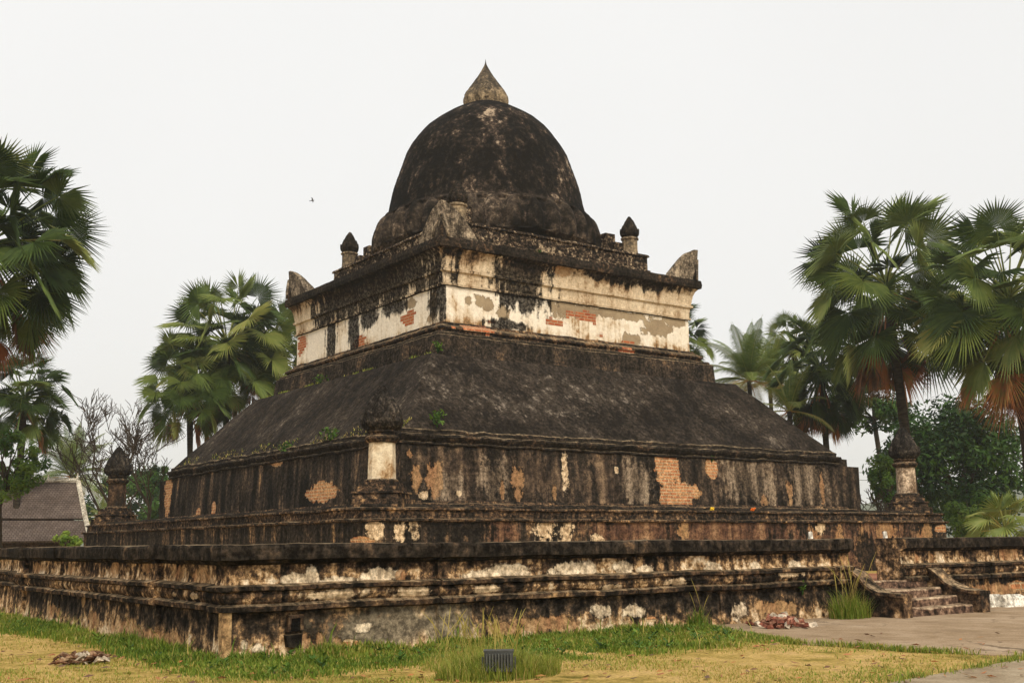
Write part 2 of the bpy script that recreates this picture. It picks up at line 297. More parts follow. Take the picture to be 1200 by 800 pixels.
# ------------------------------------------------------------------ ground, paths
def ground_mat():
    N = NT('dry_ground'); P = N.pos()
    a = N.noise(P, .22, 8, .62, .5); b = N.noise(N.scale(P, (1, 1, 1)), 1.6, 8, .68); c = N.noise(P, 22, 6, .75)
    f = N.math('MULTIPLY_ADD', N.math('SUBTRACT', b, .5), 1.1, a)
    col = N.ramp(f, [(.26, (.17, .14, .03)), (.36, (.36, .26, .07)), (.48, (.50, .345, .115)), (.62, (.58, .39, .155)), (.78, (.42, .26, .11))])
    g = N.mapr(c, .3, .72, .5, 1.25); col = N.mix(1., col, N.comb(g, g, g), 'MULTIPLY')
    N.bump(N.math('ADD', c, b), .05, .6); return N.done(col)
def concrete_mat(name, ca, cb, cc):
    N = NT(name); P = N.pos(); a = N.noise(P, .35, 9, .65, .6); b = N.noise(P, 1.4, 8, .7, .5); c = N.noise(P, 30, 5, .7)
    f = N.math('MULTIPLY_ADD', N.math('SUBTRACT', b, .5), .9, a)
    col = N.ramp(f, [(.3, ca), (.5, cb), (.7, cc)])
    g = N.mapr(c, .3, .72, .72, 1.18); col = N.mix(1., col, N.comb(g, g, g), 'MULTIPLY')
    vo = N.n.new('ShaderNodeTexVoronoi'); vo.feature = 'DISTANCE_TO_EDGE'; vo.inputs['Scale'].default_value = .42
    N.l.new(N.vec('ADD', P, N.scale(N.noise(P, 1.1, 6, .7, col=True), (1.1, 1.1, 0))), vo.inputs['Vector'])
    ck = N.math('MULTIPLY', N.mapr(vo.outputs['Distance'], .016, .003), N.mapr(a, .44, .56, .0, .8)); col = N.mix(ck, col, (.10, .07, .045))
    st = N.math('MULTIPLY', N.mapr(N.noise(P, .8, 7, .72, .8), .52, .66), .5); col = N.mix(st, col, (.16, .11, .07))
    N.bump(N.math('ADD', N.math('MULTIPLY', c, .3), a), .03, .5); return N.done(col)
M_ground = ground_mat()
M_path = concrete_mat('path_concrete', (.25, .175, .105), (.33, .24, .155), (.40, .305, .21))
M_walk = concrete_mat('pavement_concrete', (.26, .20, .13), (.36, .29, .20), (.44, .37, .27))
M_red = concrete_mat('red_floor', (.18, .07, .04), (.30, .12, .07), (.40, .20, .12))

def ground():
    m = MB(); xs = [-6000, -400] + [-120 + 4 * i for i in range(16)] + [-56 + i * .8 for i in range(70)] + [4, 30, 80, 400, 6000]
    ys = [-6000, -400, -120] + [-80 + 4 * i for i in range(5)] + [-60 + i * .8 for i in range(50)] + [-16, 0, 40, 120, 400, 6000]
    for y in ys:
        for x in xs:
            z = 0
            if -56 < x < 2 and -60 < y < -43.3: z = .010 * noise.noise(Vector((x * .35, y * .35, 0))) + .006
            if abs(x) > 1000 or abs(y) > 1000: z = -2
            m.v.append((x, y, z - .02)); m.t.append(0)
    n = len(xs)
    for j in range(len(ys) - 1):
        for i in range(n - 1): m.f.append((j * n + i, j * n + i + 1, (j + 1) * n + i + 1, (j + 1) * n + i)); m.m.append(0)
    struct(m.build('ground', M_ground, smooth=True))
ground()

def poly_sheet(name, outline, mat, z, wob=.12, step=.35):
    pts = []
    for i, a in enumerate(outline):
        b = outline[(i + 1) % len(outline)]; L = math.dist(a, b); k = max(1, int(min(L, 30) / step))
        for j in range(k):
            t = j / k; x, y = a[0] + (b[0] - a[0]) * t, a[1] + (b[1] - a[1]) * t
            nv = noise.noise_vector(Vector((x * 1.1, y * 1.1, 3))) * wob; pts.append((x + nv.x, y + nv.y, z))
    bm = bmesh.new(); tv = [bm.verts.new(p) for p in pts]; bv = [bm.verts.new((p[0], p[1], -.15)) for p in pts]; f = bm.faces.new(tv)
    for i in range(len(pts)): j = (i + 1) % len(pts); bm.faces.new((tv[i], bv[i], bv[j], tv[j]))
    bmesh.ops.triangulate(bm, faces=[f]); bmesh.ops.recalc_face_normals(bm, faces=bm.faces[:])
    me = bpy.data.meshes.new(name); bm.to_mesh(me); bm.free(); me.materials.append(mat)
    o = bpy.data.objects.new(name, me); COL.objects.link(o); return struct(o)
path_px = [(856, 742), (900, 748), (940, 754), (1000, 757), (1060, 762), (1120, 765), (1200, 768)]
PATH_EDGE = [gnd(*p) for p in path_px]
poly_sheet('path', [(-25.6, -42.7)] + PATH_EDGE + [(20, -52), (20, -42.7)], M_path, .004)
walk_px = [(1042, 800), (1105, 788), (1160, 779), (1200, 772)]
WALK_EDGE = [gnd(*p) for p in walk_px]
w0 = Vector(WALK_EDGE[0]); w3 = Vector(WALK_EDGE[-1]); wd = (w3 - w0).normalized()
A = w0 - wd * 14; B = w3 + wd * 30; off = Vector((wd.y, -wd.x)) * 3.2
poly_sheet('pavement', [tuple(A)] + WALK_EDGE + [tuple(B), tuple(B + off), tuple(A + off)], M_walk, .008, .05)

# ------------------------------------------------------------------ sweeps for the outer wall
def sweep(name, path, prof, mats, parent, thick=.6, ends=True):
    "path rows: (x,y,nx,ny,e); prof rows: (offset,z,mat)"
    m = MB(); K = len(prof)
    full = list(prof) + [(-thick, prof[-1][1] - .01, 0), (-thick, -.1, 0)]
    K = len(full)
    for (x, y, nx, ny, e) in path:
        for j, (d, z, mi) in enumerate(full):
            dd = d + (e if j < len(prof) else 0)
            m.v.append((x + nx * dd, y + ny * dd, z)); m.t.append(0)
    for i in range(len(path) - 1):
        for j in range(K - 1):
            m.f.append((i * K + j, (i + 1) * K + j, (i + 1) * K + j + 1, i * K + j + 1)); m.m.append(full[j + 1][2] if j + 1 < len(prof) else 0)
    if ends:
        m.f.append(tuple(range(K))); m.m.append(2)
        b = (len(path) - 1) * K; m.f.append(tuple(b + j for j in range(K))[::-1]); m.m.append(2)
    return roughen(m.build(name, mats, parent), .018, .7, .016, 6)
# 0 cap 1 frieze 2 base 3 torus 4 ledge
WPROF = [(.05, -.15, 2), (.02, .30, 2), (.0, .66, 2), (.13, .69, 4), (.14, .765, 4), (.05, .80, 4), (.075, .83, 3), (.105, .90, 3), (.09, .97, 3),
         (.155, .995, 4), (.16, 1.055, 4), (.015, 1.09, 4), (.0, 1.16, 1), (.0, 1.28, 1), (.0, 1.37, 1), (.055, 1.40, 0), (.06, 1.43, 0), (.165, 1.45, 0), (.168, 1.53, 0), (.17, 1.635, 0), (.15, 1.68, 0), (-.2, 1.69, 0)]
WM = [M_cap, M_frieze, M_base, M_torus, M_ledge]
def run(a, b, n, pil, step=.22, base_e=0.):
    "straight run from a to b (points), n outward, pil: list of (s0,s1,e)"
    a = Vector(a); b = Vector(b); L = (b - a).length; d = (b - a) / L
    cuts = sorted(set([0., L] + [s for p in pil for s in p[:2] if 0 < s < L])); rows = []
    for c0, c1 in zip(cuts, cuts[1:]):
        mid = (c0 + c1) / 2; e = base_e
        for p in pil:
            if p[0] <= mid <= p[1]: e = p[2]
        k = max(1, min(120, int((c1 - c0) / step)))
        for i in range(k + 1):
            s = c0 + (c1 - c0) * i / k; q = a + d * s; rows.append((q.x, q.y, n[0], n[1], e))
    return rows
PE = .09
wall = thing('boundary_wall', 'low blackened plaster wall with moulded ledges, its near corner beside the grass, left of the steps', 'wall', (XO, YO, 0))
side = run((XO, 30), (XO, YO), (-1, 0), [(0, 59.4, -.45), (59.4, 60.0, PE), (62.7, 63.1, .04), (69.0, 69.6, PE), (72.25, 73, PE)])
side = side[:-1]
front = run((XO, YO), (-19.65, YO), (0, -1), [(0, .76, PE), (3.64, 4.31, PE), (8.1, 8.6, .04), (10.4, 10.7, .04), (13.95, 14.6, PE)])
corner = (XO, YO, -1, -1, PE)
loc = Vector((XO, YO, 0))
def local(o, L=loc):
    for v in o.data.vertices: v.co -= L
    return o
M_ALL = {}
local(sweep('wall_face', side + [corner] + front[1:], WPROF, WM, wall))
# bare render on the arris of the corner
mb = MB(); mb.box((XO - PE - .02, YO - PE - .02, .34), (.15, .15, .74)); roughen(mb.build('corner_strip', M_strip, wall), .03, 2, .02, 7)
local(bpy.data.objects['corner_strip'])
# drain opening and block on the wall face
c = at(344, 731, 1, YO); mb = MB()
for dx, dz, sx, sz in ((-.11, 0, .05, .22), (.11, .02, .05, .18), (0, .125, .27, .05)): mb.box((c.x + dx, YO - .03, c.z + dz), (sx, .13, sz))
o = roughen(mb.build('drain_surround', plaster('drain_plaster', MIX_ST, shift=.12), wall), .03, 4, .01, 9); local(o)
mb = MB(); mb.box((c.x, YO - .02, c.z), (.17, .10, .20)); o = mb.build('drain_opening', plaster('drain_hole_shade', [(.3, (.004, .004, .004)), (.7, BLACK)]), wall); local(o)  # solid box, near-black colour stands in for the shade inside the hole
mb = MB(); mb.box((c.x - .03, YO - .03, c.z - .24), (.26, .16, .2)); o = roughen(mb.build('drain_block', M_black, wall), .05, 3, .01, 9); local(o)
wall2 = thing('boundary_wall', 'low blackened plaster wall running on from the steps past the palms', 'wall', (-17.75, YO, 0))
fr2 = run((-17.75, YO), (30, YO), (0, -1), [(0, 1.1, PE), (3.6, 4.2, .05), (5.9, 6.5, PE), (8.0, 8.3, .04), (12, 12.7, PE)], .25)
local(sweep('wall_face', fr2, WPROF, WM, wall2), Vector((-17.75, YO, 0)))

# ------------------------------------------------------------------ the stupa
ST = thing('stupa', 'blackened domed stupa on a stepped square base with a pale upper storey', 'stupa')
def ring(name, prof, mats, parent=ST, step=.4, amp=.045, sub=True, sc=.9, amp2=.02, cap=True):
    "square of half-size a swept up a profile (a,z,mat)"
    rows = []
    for i, r in enumerate(prof):
        if i and sub:
            p = prof[i - 1]; L = math.dist(p[:2], r[:2]); k = max(1, int(L / .7))
            for j in range(1, k): t = j / k; rows.append((p[0] + (r[0] - p[0]) * t, p[1] + (r[1] - p[1]) * t, r[2]))
        rows.append(r)
    A = max(r[0] for r in rows); n = int(2 * A / step); m = MB()
    for (a, z, mi) in rows:
        for sdx in range(4):
            for k in range(n):
                t = -1 + 2 * k / n; x, y = [(t, -1), (1, t), (-t, 1), (-1, -t)][sdx]; m.v.append((x * a, y * a, z)); m.t.append(0)
    K = 4 * n
    for i in range(len(rows) - 1):
        for k in range(K): m.f.append((i * K + k, i * K + (k + 1) % K, (i + 1) * K + (k + 1) % K, (i + 1) * K + k)); m.m.append(rows[i + 1][2])
    if cap: m.f.append(tuple((len(rows) - 1) * K + k for k in range(K))); m.m.append(rows[-1][2])
    return roughen(m.build(name, mats, parent), amp, sc, amp2, 4.)
ring('lower_terrace', [(19.5, -.1, 0), (19.42, 1.2, 0), (19.42, 2.56, 0), (19.56, 2.60, 1), (19.56, 2.68, 1), (19.30, 2.71, 1), (19.28, 3.02, 1), (19.40, 3.06, 1), (19.38, 3.14, 1), (18.9, 3.17, 1)], [M_terrace, M_ledge], step=.35)
ring('upper_terrace', [(18.75, 3.0, 0), (18.75, 3.22, 0), (18.7, 3.30, 0), (16.2, 3.32, 0)], [M_black], step=.5)
ring('plinth', [(16.0, 3.2, 0), (15.95, 3.46, 0), (15.55, 3.50, 0), (15.5, 3.6, 0)], [M_ledge], step=.4)
ring('main_wall', [(15.36, 3.4, 0), (15.33, 4.5, 0), (15.22, 6.16, 0)], [M_mainwall], step=.4)
ring('eave', [(15.2, 6.1, 0), (15.34, 6.16, 0), (15.32, 6.24, 0), (15.22, 6.27, 0), (15.34, 6.40, 0), (15.40, 6.52, 0), (15.34, 6.62, 0), (15.18, 6.66, 0), (15.18, 6.82, 0), (15.02, 6.9, 0)], [M_black], step=.3, amp=.08, amp2=.05)
ring('sloping_roof', [(15.2, 6.70, 0), (15.0, 6.93, 0), (14.0, 8.02, 0), (12.6, 9.55, 0), (11.3, 11.0, 0), (11.08, 11.22, 0), (10.3, 11.30, 0)], [M_roof], step=.3, amp=.07, amp2=.02)
ring('roof_band', [(10.25, 11.0, 0), (10.2, 11.5, 0), (10.12, 12.45, 0), (10.0, 12.52, 0), (9.4, 12.54, 0)], [M_band], step=.3, amp=.06)
ring('base_moulding', [(9.95, 12.4, 1), (9.98, 12.60, 1), (9.9, 12.68, 1), (9.62, 12.72, 1), (9.60, 12.84, 0), (9.72, 12.92, 0), (9.70, 13.02, 0), (9.48, 13.16, 0), (9.34, 13.22, 0), (9.28, 13.36, 0), (9.0, 13.38, 0)], [M_base_mould, M_black], step=.3)
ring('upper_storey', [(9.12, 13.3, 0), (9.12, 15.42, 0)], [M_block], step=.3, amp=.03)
ring('cornice', [(9.1, 15.36, 0), (9.24, 15.40, 1), (9.27, 15.50, 0), (9.17, 15.55, 0), (9.19, 15.85, 0), (9.22, 16.12, 0), (9.34, 16.18, 0), (9.36, 16.30, 0), (9.26, 16.35, 0), (9.28, 16.45, 0), (9.31, 16.65, 0), (9.36, 16.95, 0), (9.48, 17.22, 0), (9.62, 17.36, 0),
                   (9.76, 17.40, 1), (9.80, 17.62, 1), (9.76, 17.90, 1), (9.4, 17.97, 1), (7.2, 18.02, 1)], [M_cornice, M_black], step=.25, amp=.03, amp2=.015)
ring('attic_slab', [(7.3, 17.9, 0), (7.3, 18.45, 0), (7.48, 18.52, 0), (7.52, 18.72, 0), (7.38, 18.78, 0), (7.38, 19.55, 0), (7.5, 19.6, 0), (7.46, 19.74, 0), (5, 19.78, 0)], [M_slab], step=.3)
# corner steps beside the dome
for sx, sy in ((-1, -1), (-1, 1), (1, -1), (1, 1)):
    mb = MB(); mb.box((sx * 6.0, sy * 6.0, 20.15), (.9, .9, .9)); mb.box((sx * 5.55, sy * 5.55, 20.5), (.8, .8, 1.5)); roughen(mb.build('corner_step', M_slab, ST), .05, 1, .02, 5)
# dome
def dome_mat():
    N = NT('dome_stucco'); P = N.pos(); a = N.noise(N.scale(P, (1.2, 1.2, .3)), 1, 8, .65, .3); b = N.noise(P, .33, 8, .6); c = N.noise(P, 3.2, 9, .74)
    f = N.math('MULTIPLY_ADD', N.math('SUBTRACT', a, .5), 1.1, .5); f = N.math('MULTIPLY_ADD', N.math('SUBTRACT', b, .5), 1.5, f); f = N.math('MULTIPLY_ADD', N.math('SUBTRACT', c, .5), 1.5, f)
    col = N.ramp(f, [(.42, (.010, .0088, .0075)), (.58, (.020, .0165, .0135)), (.69, (.042, .031, .024)), (.79, (.11, .08, .06)), (.92, (.38, .30, .215))])
    wob = N.scale(N.vec('SUBTRACT', N.noise(P, .9, 6, .7, col=True), (.5, .5, .5)), (3.2, 3.2, 3.2)); Q = N.vec('ADD', P, wob)
    m = None
    for (x, y, rx, ry) in ((610, 205, 24, 20), (560, 205, 9, 7), (520, 208, 7, 9), (655, 212, 12, 16), (600, 160, 20, 6)):
        d = ray(x, y); t = 66.; ce = CAM + d * t; k = N.mapr(N.vec('LENGTH', N.vec('DIVIDE', N.vec('SUBTRACT', Q, tuple(ce)), (rx * .055, 3., ry * .055))), 1.35, .3)
        m = k if m is None else N.math('MAXIMUM', m, k)
    brn = N.ramp(c, [(.34, (.05, .035, .027)), (.47, (.15, .102, .073)), (.60, (.36, .265, .185))]); col = N.mix(N.math('MULTIPLY', m, .85), col, brn)
    z = N.sep(P)[2]; low = N.math('MULTIPLY', N.mapr(z, 22.7, 22.3), N.mapr(b, .42, .60, .0, .5))
    col = N.mix(low, col, N.ramp(c, [(.34, (.020, .017, .014)), (.46, (.06, .046, .035)), (.57, (.14, .105, .077)), (.68, (.30, .235, .17))]))
    N.bump(N.math('ADD', c, N.math('MULTIPLY', a, .6)), .12, .8); return N.done(col)
M_dome = dome_mat()
def spline(pts, n):
    out = []
    for i in range(len(pts) - 1):
        p0 = Vector(pts[max(i - 1, 0)]); p1 = Vector(pts[i]); p2 = Vector(pts[i + 1]); p3 = Vector(pts[min(i + 2, len(pts) - 1)])
        for k in range(n):
            t = k / n; out.append(tuple(.5 * ((2 * p1) + (p2 - p0) * t + (2 * p0 - 5 * p1 + 4 * p2 - p3) * t * t + (3 * p1 - p0 - 3 * p2 + p3) * t ** 3)))
    out.append(tuple(pts[-1])); return out
dprof = [(7.30, 19.5), (7.30, 20.12), (7.42, 20.16), (7.42, 20.24)] + spline([(7.44, 20.3), (7.46, 20.8), (7.38, 21.4), (7.14, 22.0), (6.84, 22.36)], 6) + [(6.80, 22.40), (6.80, 22.47), (6.62, 22.50)] + \
        spline([(6.54, 22.55), (6.46, 23.0), (6.36, 23.6), (6.22, 24.30), (5.98, 25.1), (5.76, 25.83), (5.40, 26.75), (4.86, 27.7), (4.2, 28.62), (3.35, 29.4), (2.4, 30.0), (1.62, 30.36), (1.3, 30.5)], 4)
def dmod(r, z, th):
    if 20.29 < z < 22.36:                        # ring of upright lotus petals on the flared foot of the dome
        q = (th * 34 / (2 * PI)) % 1; u = q * 2 - 1; t = (z - 20.3) / 2.05
        edge = .80 * math.sqrt(max(0, 1 - (t * .95) ** 4)); inside = abs(u) < edge
        r += .04 + .34 * ((math.cos(u / edge * PI / 2) ** .55 - .9) if inside and edge > .05 else -1.0) * min(1, (22.36 - z) * 5)
    return r
mb = MB(); mb.lathe(dprof, 544, mod=dmod); roughen(mb.build('dome', M_dome, ST, smooth=True), .09, .5, .022, 2.5)
# bud-shaped tip
M_tip = plaster('tip_plaster', [(.36, (.035, .03, .024)), (.5, (.08, .065, .048)), (.6, (.19, .145, .095)), (.75, (.40, .31, .20))], w=(.3, .3, .35), bias=[(30.6, 32.2, .20)], shift=-.07, grain=(.8, 1.15))
tip = [(1.2, 30.35)] + spline([(1.38, 30.5), (1.48, 30.9), (1.44, 31.25), (1.2, 31.7), (.86, 32.2), (.52, 32.75), (.24, 33.25), (.09, 33.55), (.035, 33.75), (.008, 33.98)], 5)
mb = MB(); mb.lathe(tip, 64, mod=lambda r, z, th: r * (1 + (.035 * math.sin(10 * th + (z - 30.4) * 2.4) if z < 32.6 else 0)))
for k in range(6):                                   # scrolls in relief
    th0 = -2.2 + k * PI / 3; pts = []; rs = []
    for i in range(34):
        s = i / 33; ang = s * 3.6 * PI; rr = .42 * (1 - s * .86); du = rr * math.cos(ang + 2.2); dv = rr * math.sin(ang + 2.2) * 1.15
        z = 31.15 + dv; r = 1.36 if z < 31.3 else 1.36 - (z - 31.3) * .62
        pts.append((r * 1.02 * math.cos(th0 + du / 1.45), r * 1.02 * math.sin(th0 + du / 1.45), z)); rs.append(.10 * (1 - .5 * s))
    mb.tube(pts, rs, 5)
mb.build('bud_tip', M_tip, ST, smooth=True)
# lotus buds -----------------------------------------------------
def bud(mb, c, r, H, n, amp=.1):
    "closed lotus bud: a core and four tiers of overlapping petals"
    core = bud_prof(r * .88, 0, H); mb.lathe(core, 32, c)
    def rad(z):
        for (a, z0), (b, z1) in zip(core, core[1:]):
            if z0 <= z <= z1: return a + (b - a) * (z - z0) / max(1e-6, z1 - z0)
        return .01
    for t, (f0, f1, k) in enumerate(((0, .40, n), (.16, .60, n), (.38, .80, n - 1), (.58, .97, n - 2))):
        for q in range(k):
            th = 2 * PI * (q + .5 * (t % 2)) / k; G = []; W = PI / k * 1.18
            for i in range(8):
                u = i / 7; z = H * (f0 + (f1 - f0) * u); wd = W * math.sin(PI * min(1, .28 + .72 * u)) ** .75 * (1 if u < .999 else .05)
                for j in range(7):
                    v = -1 + j / 3; bul = amp * r * (1.5 - .30 * t) * math.sin(PI * min(1, .15 + .70 * u)) * (1 - v * v) ** .5 + .03 * r + ((.20 - .06 * t) * r * u ** 3 * (1 - v * v))
                    rr = rad(z) + bul - .06 * r * abs(v) ** 3; G.append((c[0] + rr * math.cos(th + wd * v), c[1] + rr * math.sin(th + wd * v), c[2] + z))
            mb.add(G, [(i * 7 + j, i * 7 + j + 1, (i + 1) * 7 + j + 1, (i + 1) * 7 + j) for i in range(7) for j in range(6)])
def bud_prof(r, h0, h1):
    base = [(.62, 0), (.90, .07), (1.0, .18), (.97, .32), (.82, .46), (.64, .60), (.44, .75), (.24, .88), (.08, .96), (.01, 1.0)]
    return [(a * r, h0 + (h1 - h0) * b) for a, b in spline(base, 4)]
for sx, sy in ((-1, -1), (-1, 1), (1, -1), (1, 1)):
    x, y = 6.62 * sx, 6.62 * sy
    mb = MB(); mb.lathe([(.55, 19.6), (.5, 20.2), (.5, 20.78), (.58, 20.82), (.58, 20.92), (.5, 20.95)], 12, (x, y, 0)); ps = roughen(mb.build('bud_post', M_tip, ST), .03, 2, .01, 6)
    mb = MB(); bud(mb, (x, y, 20.92), .58, 1.5, 7); mb.build('lotus_bud', M_black, ps, smooth=True)
# corner antefixes: two curved wings meeting on the diagonal
M_ante = plaster('antefix_plaster', [(.30, (.035, .029, .023)), (.44, (.09, .072, .054)), (.57, (.20, .16, .118)), (.74, (.40, .33, .245))], w=(.4, .4, .45), blotch=.9)
def antefix(sx, sy):
    m = MB(); n = 12; prof = []
    for i in range(n + 1):
        t = i / n; prof.append((2.45 * t, 2.0 * (1 - t ** 1.9)))     # distance along the edge, height
    def P(axis, s, h, th):
        lean = .07 * h; q = -9.52 - lean * .9 + th
        a = -9.52 - lean + s
        v = (a, q) if axis == 0 else (q, a)
        return Vector((v[0] * -sx, v[1] * -sy, 17.9 + h))
    for axis in (0, 1):
        for th0, th1 in ((0, .32),):
            for i in range(n):
                (s0, h0), (s1, h1) = prof[i], prof[i + 1]
                q = [P(axis, s0, 0, th0), P(axis, s1, 0, th0), P(axis, s1, h1, th0), P(axis, s0, h0, th0), P(axis, s0, 0, th1), P(axis, s1, 0, th1), P(axis, s1, h1, th1), P(axis, s0, h0, th1)]
                m.add(q, [(0, 1, 2, 3), (7, 6, 5, 4), (3, 2, 6, 7), (0, 3, 7, 4), (1, 5, 6, 2)])
    o = roughen(m.build('antefix', M_ante, ST), .05, 1.2, .02, 5)
    # raised pointed frame on the corner and the dark niche inside it
    u = Vector((sx, sy, 0)).normalized(); w = Vector((-u.y, u.x, 0)); c0 = Vector((sx * 9.55, sy * 9.55, 17.9))
    pts = [c0 + w * .42 + u * .04, c0 + w * .36 + Vector((0, 0, .5)) + u * .06, c0 + w * .18 + Vector((0, 0, .95)) + u * .08, c0 + Vector((0, 0, 1.35)) + u * .1,
           c0 - w * .18 + Vector((0, 0, .95)) + u * .08, c0 - w * .36 + Vector((0, 0, .5)) + u * .06, c0 - w * .42 + u * .04]
    m = MB(); m.tube(pts, .085, 6); m.build('niche_frame', M_ante, o, smooth=True)
    m = MB(); q = [c0 + w * .20 + u * .06, c0 + w * .17 + Vector((0, 0, .45)) + u * .09, c0 + Vector((0, 0, .95)) + u * .13, c0 - w * .17 + Vector((0, 0, .45)) + u * .09, c0 - w * .20 + u * .06]
    m.add(q + [v - u * .3 for v in q], [(0, 1, 2, 3, 4), (9, 8, 7, 6, 5)] + [(i, i + 5, (i + 1) % 5 + 5, (i + 1) % 5) for i in range(5)]); m.build('niche', M_black, o)
for sx, sy in ((-1, -1), (-1, 1), (1, -1), (1, 1)): antefix(sx, sy)
# stepped buttresses on the far sides of the main wall
for (bx, by, dx, dy) in ((16.2, -14.5, 1.9, 1.4), (-14.5, 16.2, 1.4, 1.9)):
    mb = MB(); mb.box((bx, by, 4.7), (dx, dy, 2.7)); mb.box((bx - (.4 if dx > dy else 0), by - (.4 if dy > dx else 0), 6.2), (dx * .5, dy * .8, .6)); roughen(mb.build('buttress', M_mainwall, ST), .05, 1, .02, 5)

# ------------------------------------------------------------------ lotus-bud pillars on the terrace corners
M_shaft = plaster('pillar_plaster', [(.26, UMBER), (.36, TAN), (.46, CREAM), (.62, (.72, .62, .46))], w=(.3, .6, .25), obj=True, blotch=.9, shift=.04, grain=(.86, 1.12))
M_shaft2 = plaster('pillar_plaster_worn', [(.28, UMBER), (.40, (.24, .17, .115)), (.54, (.42, .32, .23)), (.70, (.55, .44, .33))], w=(.4, .5, .4), obj=True, blotch=.9)
M_shaft3 = plaster('pillar_plaster_dark', [(.3, SOOT), (.5, BROWN), (.66, UMBER), (.8, TAN)], w=(.4, .5, .4), obj=True, blotch=.9, shift=-.05)
M_ped = plaster('pedestal_stone', [(.32, BLACK), (.46, SOOT), (.56, BROWN), (.65, UMBER), (.76, TAN)], w=(.3, .4, .6), obj=True)
M_bud = plaster('bud_stone', [(.32, (.011, .0095, .008)), (.50, (.020, .017, .0145)), (.64, (.05, .041, .033)), (.80, (.13, .105, .083))], w=(.2, .4, .6), obj=True)
def pillar(x, y, lab, shaft, sh=1.0):
    t = thing('lotus_pillar', lab, 'pillar', (x, y, 3.3), math.radians(45), 'lotus bud pillars on the terrace corners')
    mb = MB()
    for z0, z1, w in ((-.2, .22, 2.35), (.22, .46, 1.95), (.46, .54, 2.08), (.54, .74, 1.7), (.74, .92, 1.52)):
        mb.box((0, 0, (z0 + z1) / 2), (w, w, z1 - z0 - .006), taper=.98)
    roughen(mb.build('pedestal', M_ped, t), .02, 1.5, .01, 5)
    def oct(w0, w1, z0, z1, ch=.24):
        m = MB(); vs = []
        for w, z in ((w0, z0), (w1, z1)):
            h = w / 2; k = h - ch * w
            vs += [(h, -k, z), (h, k, z), (k, h, z), (-k, h, z), (-h, k, z), (-h, -k, z), (-k, -h, z), (k, -h, z)]
        fs = [(i, (i + 1) % 8, (i + 1) % 8 + 8, i + 8) for i in range(8)] + [tuple(range(8))[::-1], tuple(range(8, 16))]
        m.add(vs, fs); return m
    sp = oct(1.08, 1.0, .88, 2.70).build('shaft', shaft, t)
    mb = MB(); mb.lathe([(.68, .86), (.72, .92), (.72, 1.0), (.64, 1.06)], 24); mb.lathe([(.60, 2.58), (.68, 2.66), (.74, 2.74), (.72, 2.82), (.60, 2.88), (.58, 2.96), (.66, 3.02), (.60, 3.1)], 24); roughen(mb.build('collar', M_ledge, t), .02, 2, .01, 6)
    mb = MB(); bud(mb, (0, 0, 3.04), .72, 2.05, 7, .24); roughen(mb.build('lotus_bud', M_bud, t, smooth=True), .02, 2, .008, 8)
    return t
pillar(-17.5, -17.5, 'lotus bud pillar with a bright whitewashed shaft at the near corner of the terrace', M_shaft)
pillar(17.95, -17.95, 'lotus bud pillar with a pinkish worn shaft in front of the dark palm trunk', M_shaft2)
pillar(-17.85, 17.85, 'dark sooty lotus bud pillar in front of the bare trees, near the tiled roof', M_shaft3)

# ------------------------------------------------------------------ steps
SX0, SX1, SY0, SY1 = -19.35, -16.95, -44.02, YO - .02
mb = MB(); struct(mb) if False else None
steps = thing('steps', 'four worn stone steps rising through the gap in the wall between curved side walls', 'steps', (-18.2, -43.3, 0))
M_step = plaster('step_stone', [(.30, SOOT), (.45, (.09, .055, .04)), (.6, (.20, .125, .085)), (.8, (.40, .29, .19))], w=(.2, .4, .6), blotch=1.2)
M_tread = plaster('tread_stone', [(.30, (.14, .09, .06)), (.5, (.30, .21, .14)), (.7, (.46, .36, .25))], w=(.2, .4, .6), blotch=1.2)
m = MB()
for i in range(4):
    y0 = SY0 + .38 * i + .05; z1 = .18 * (i + 1)
    nseg = 12; vs = []
    for k in range(nseg + 1):
        x = SX0 + (SX1 - SX0) * k / nseg
        vs += [(x, y0, z1 - .2 if i else -.1), (x, y0, z1 - .03), (x, y0 + .03, z1), (x, y0 + .44, z1), (x, y0 + .44, -.1)]
    fs = []; mi = []
    b = len(m.v); m.v += vs; m.t += [0] * len(vs)
    for k in range(nseg):
        for j in range(4): m.f.append((b + k * 5 + j, b + (k + 1) * 5 + j, b + (k + 1) * 5 + j + 1, b + k * 5 + j + 1)); m.m.append(1 if j in (1, 2) else 0)
o = roughen(m.build('stair_flight', [M_step, M_tread], steps), .04, 1.6, .018, 6); local(o, Vector((-18.2, -43.3, 0)))
def side_wall(xc, ytop, w=.34):
    prof = [(SY0 - .12, .50), (SY0 + .30, .52), (SY0 + .52, .56), (SY0 + .80, .70), (SY0 + 1.05, .92), (SY0 + 1.25, 1.0), (SY1 + .1, 1.02)]
    m = MB(); vs = []; prof = spline(prof, 4)
    for (y, z) in prof:
        vs += [(xc - w / 2, y, -.1), (xc - w / 2, y, z - .09), (xc - w / 2 - .05, y, z - .07), (xc - w / 2 - .05, y, z), (xc + w / 2 + .05, y, z), (xc + w / 2 + .05, y, z - .07), (xc + w / 2, y, z - .09), (xc + w / 2, y, -.1)]
    fs = []
    for i in range(len(prof) - 1):
        for j in range(7): fs.append((i * 8 + j, i * 8 + j + 1, (i + 1) * 8 + j + 1, (i + 1) * 8 + j))
    fs += [tuple(range(8))[::-1], tuple((len(prof) - 1) * 8 + j for j in range(8))]
    m.add(vs, fs)
    for f in range(len(m.f)): m.m[f] = 1 if f < 7 * (len(prof) - 1) and f % 7 in (1, 2, 3, 4, 5) else 0
    o = roughen(m.build('side_wall', [plaster('stair_wall', MIX_ST, w=(.3, .4, .6), bias=[(0, .3, .06)]), M_ledge], steps), .04, 1.5, .02, 6); local(o, Vector((-18.2, -43.3, 0)))
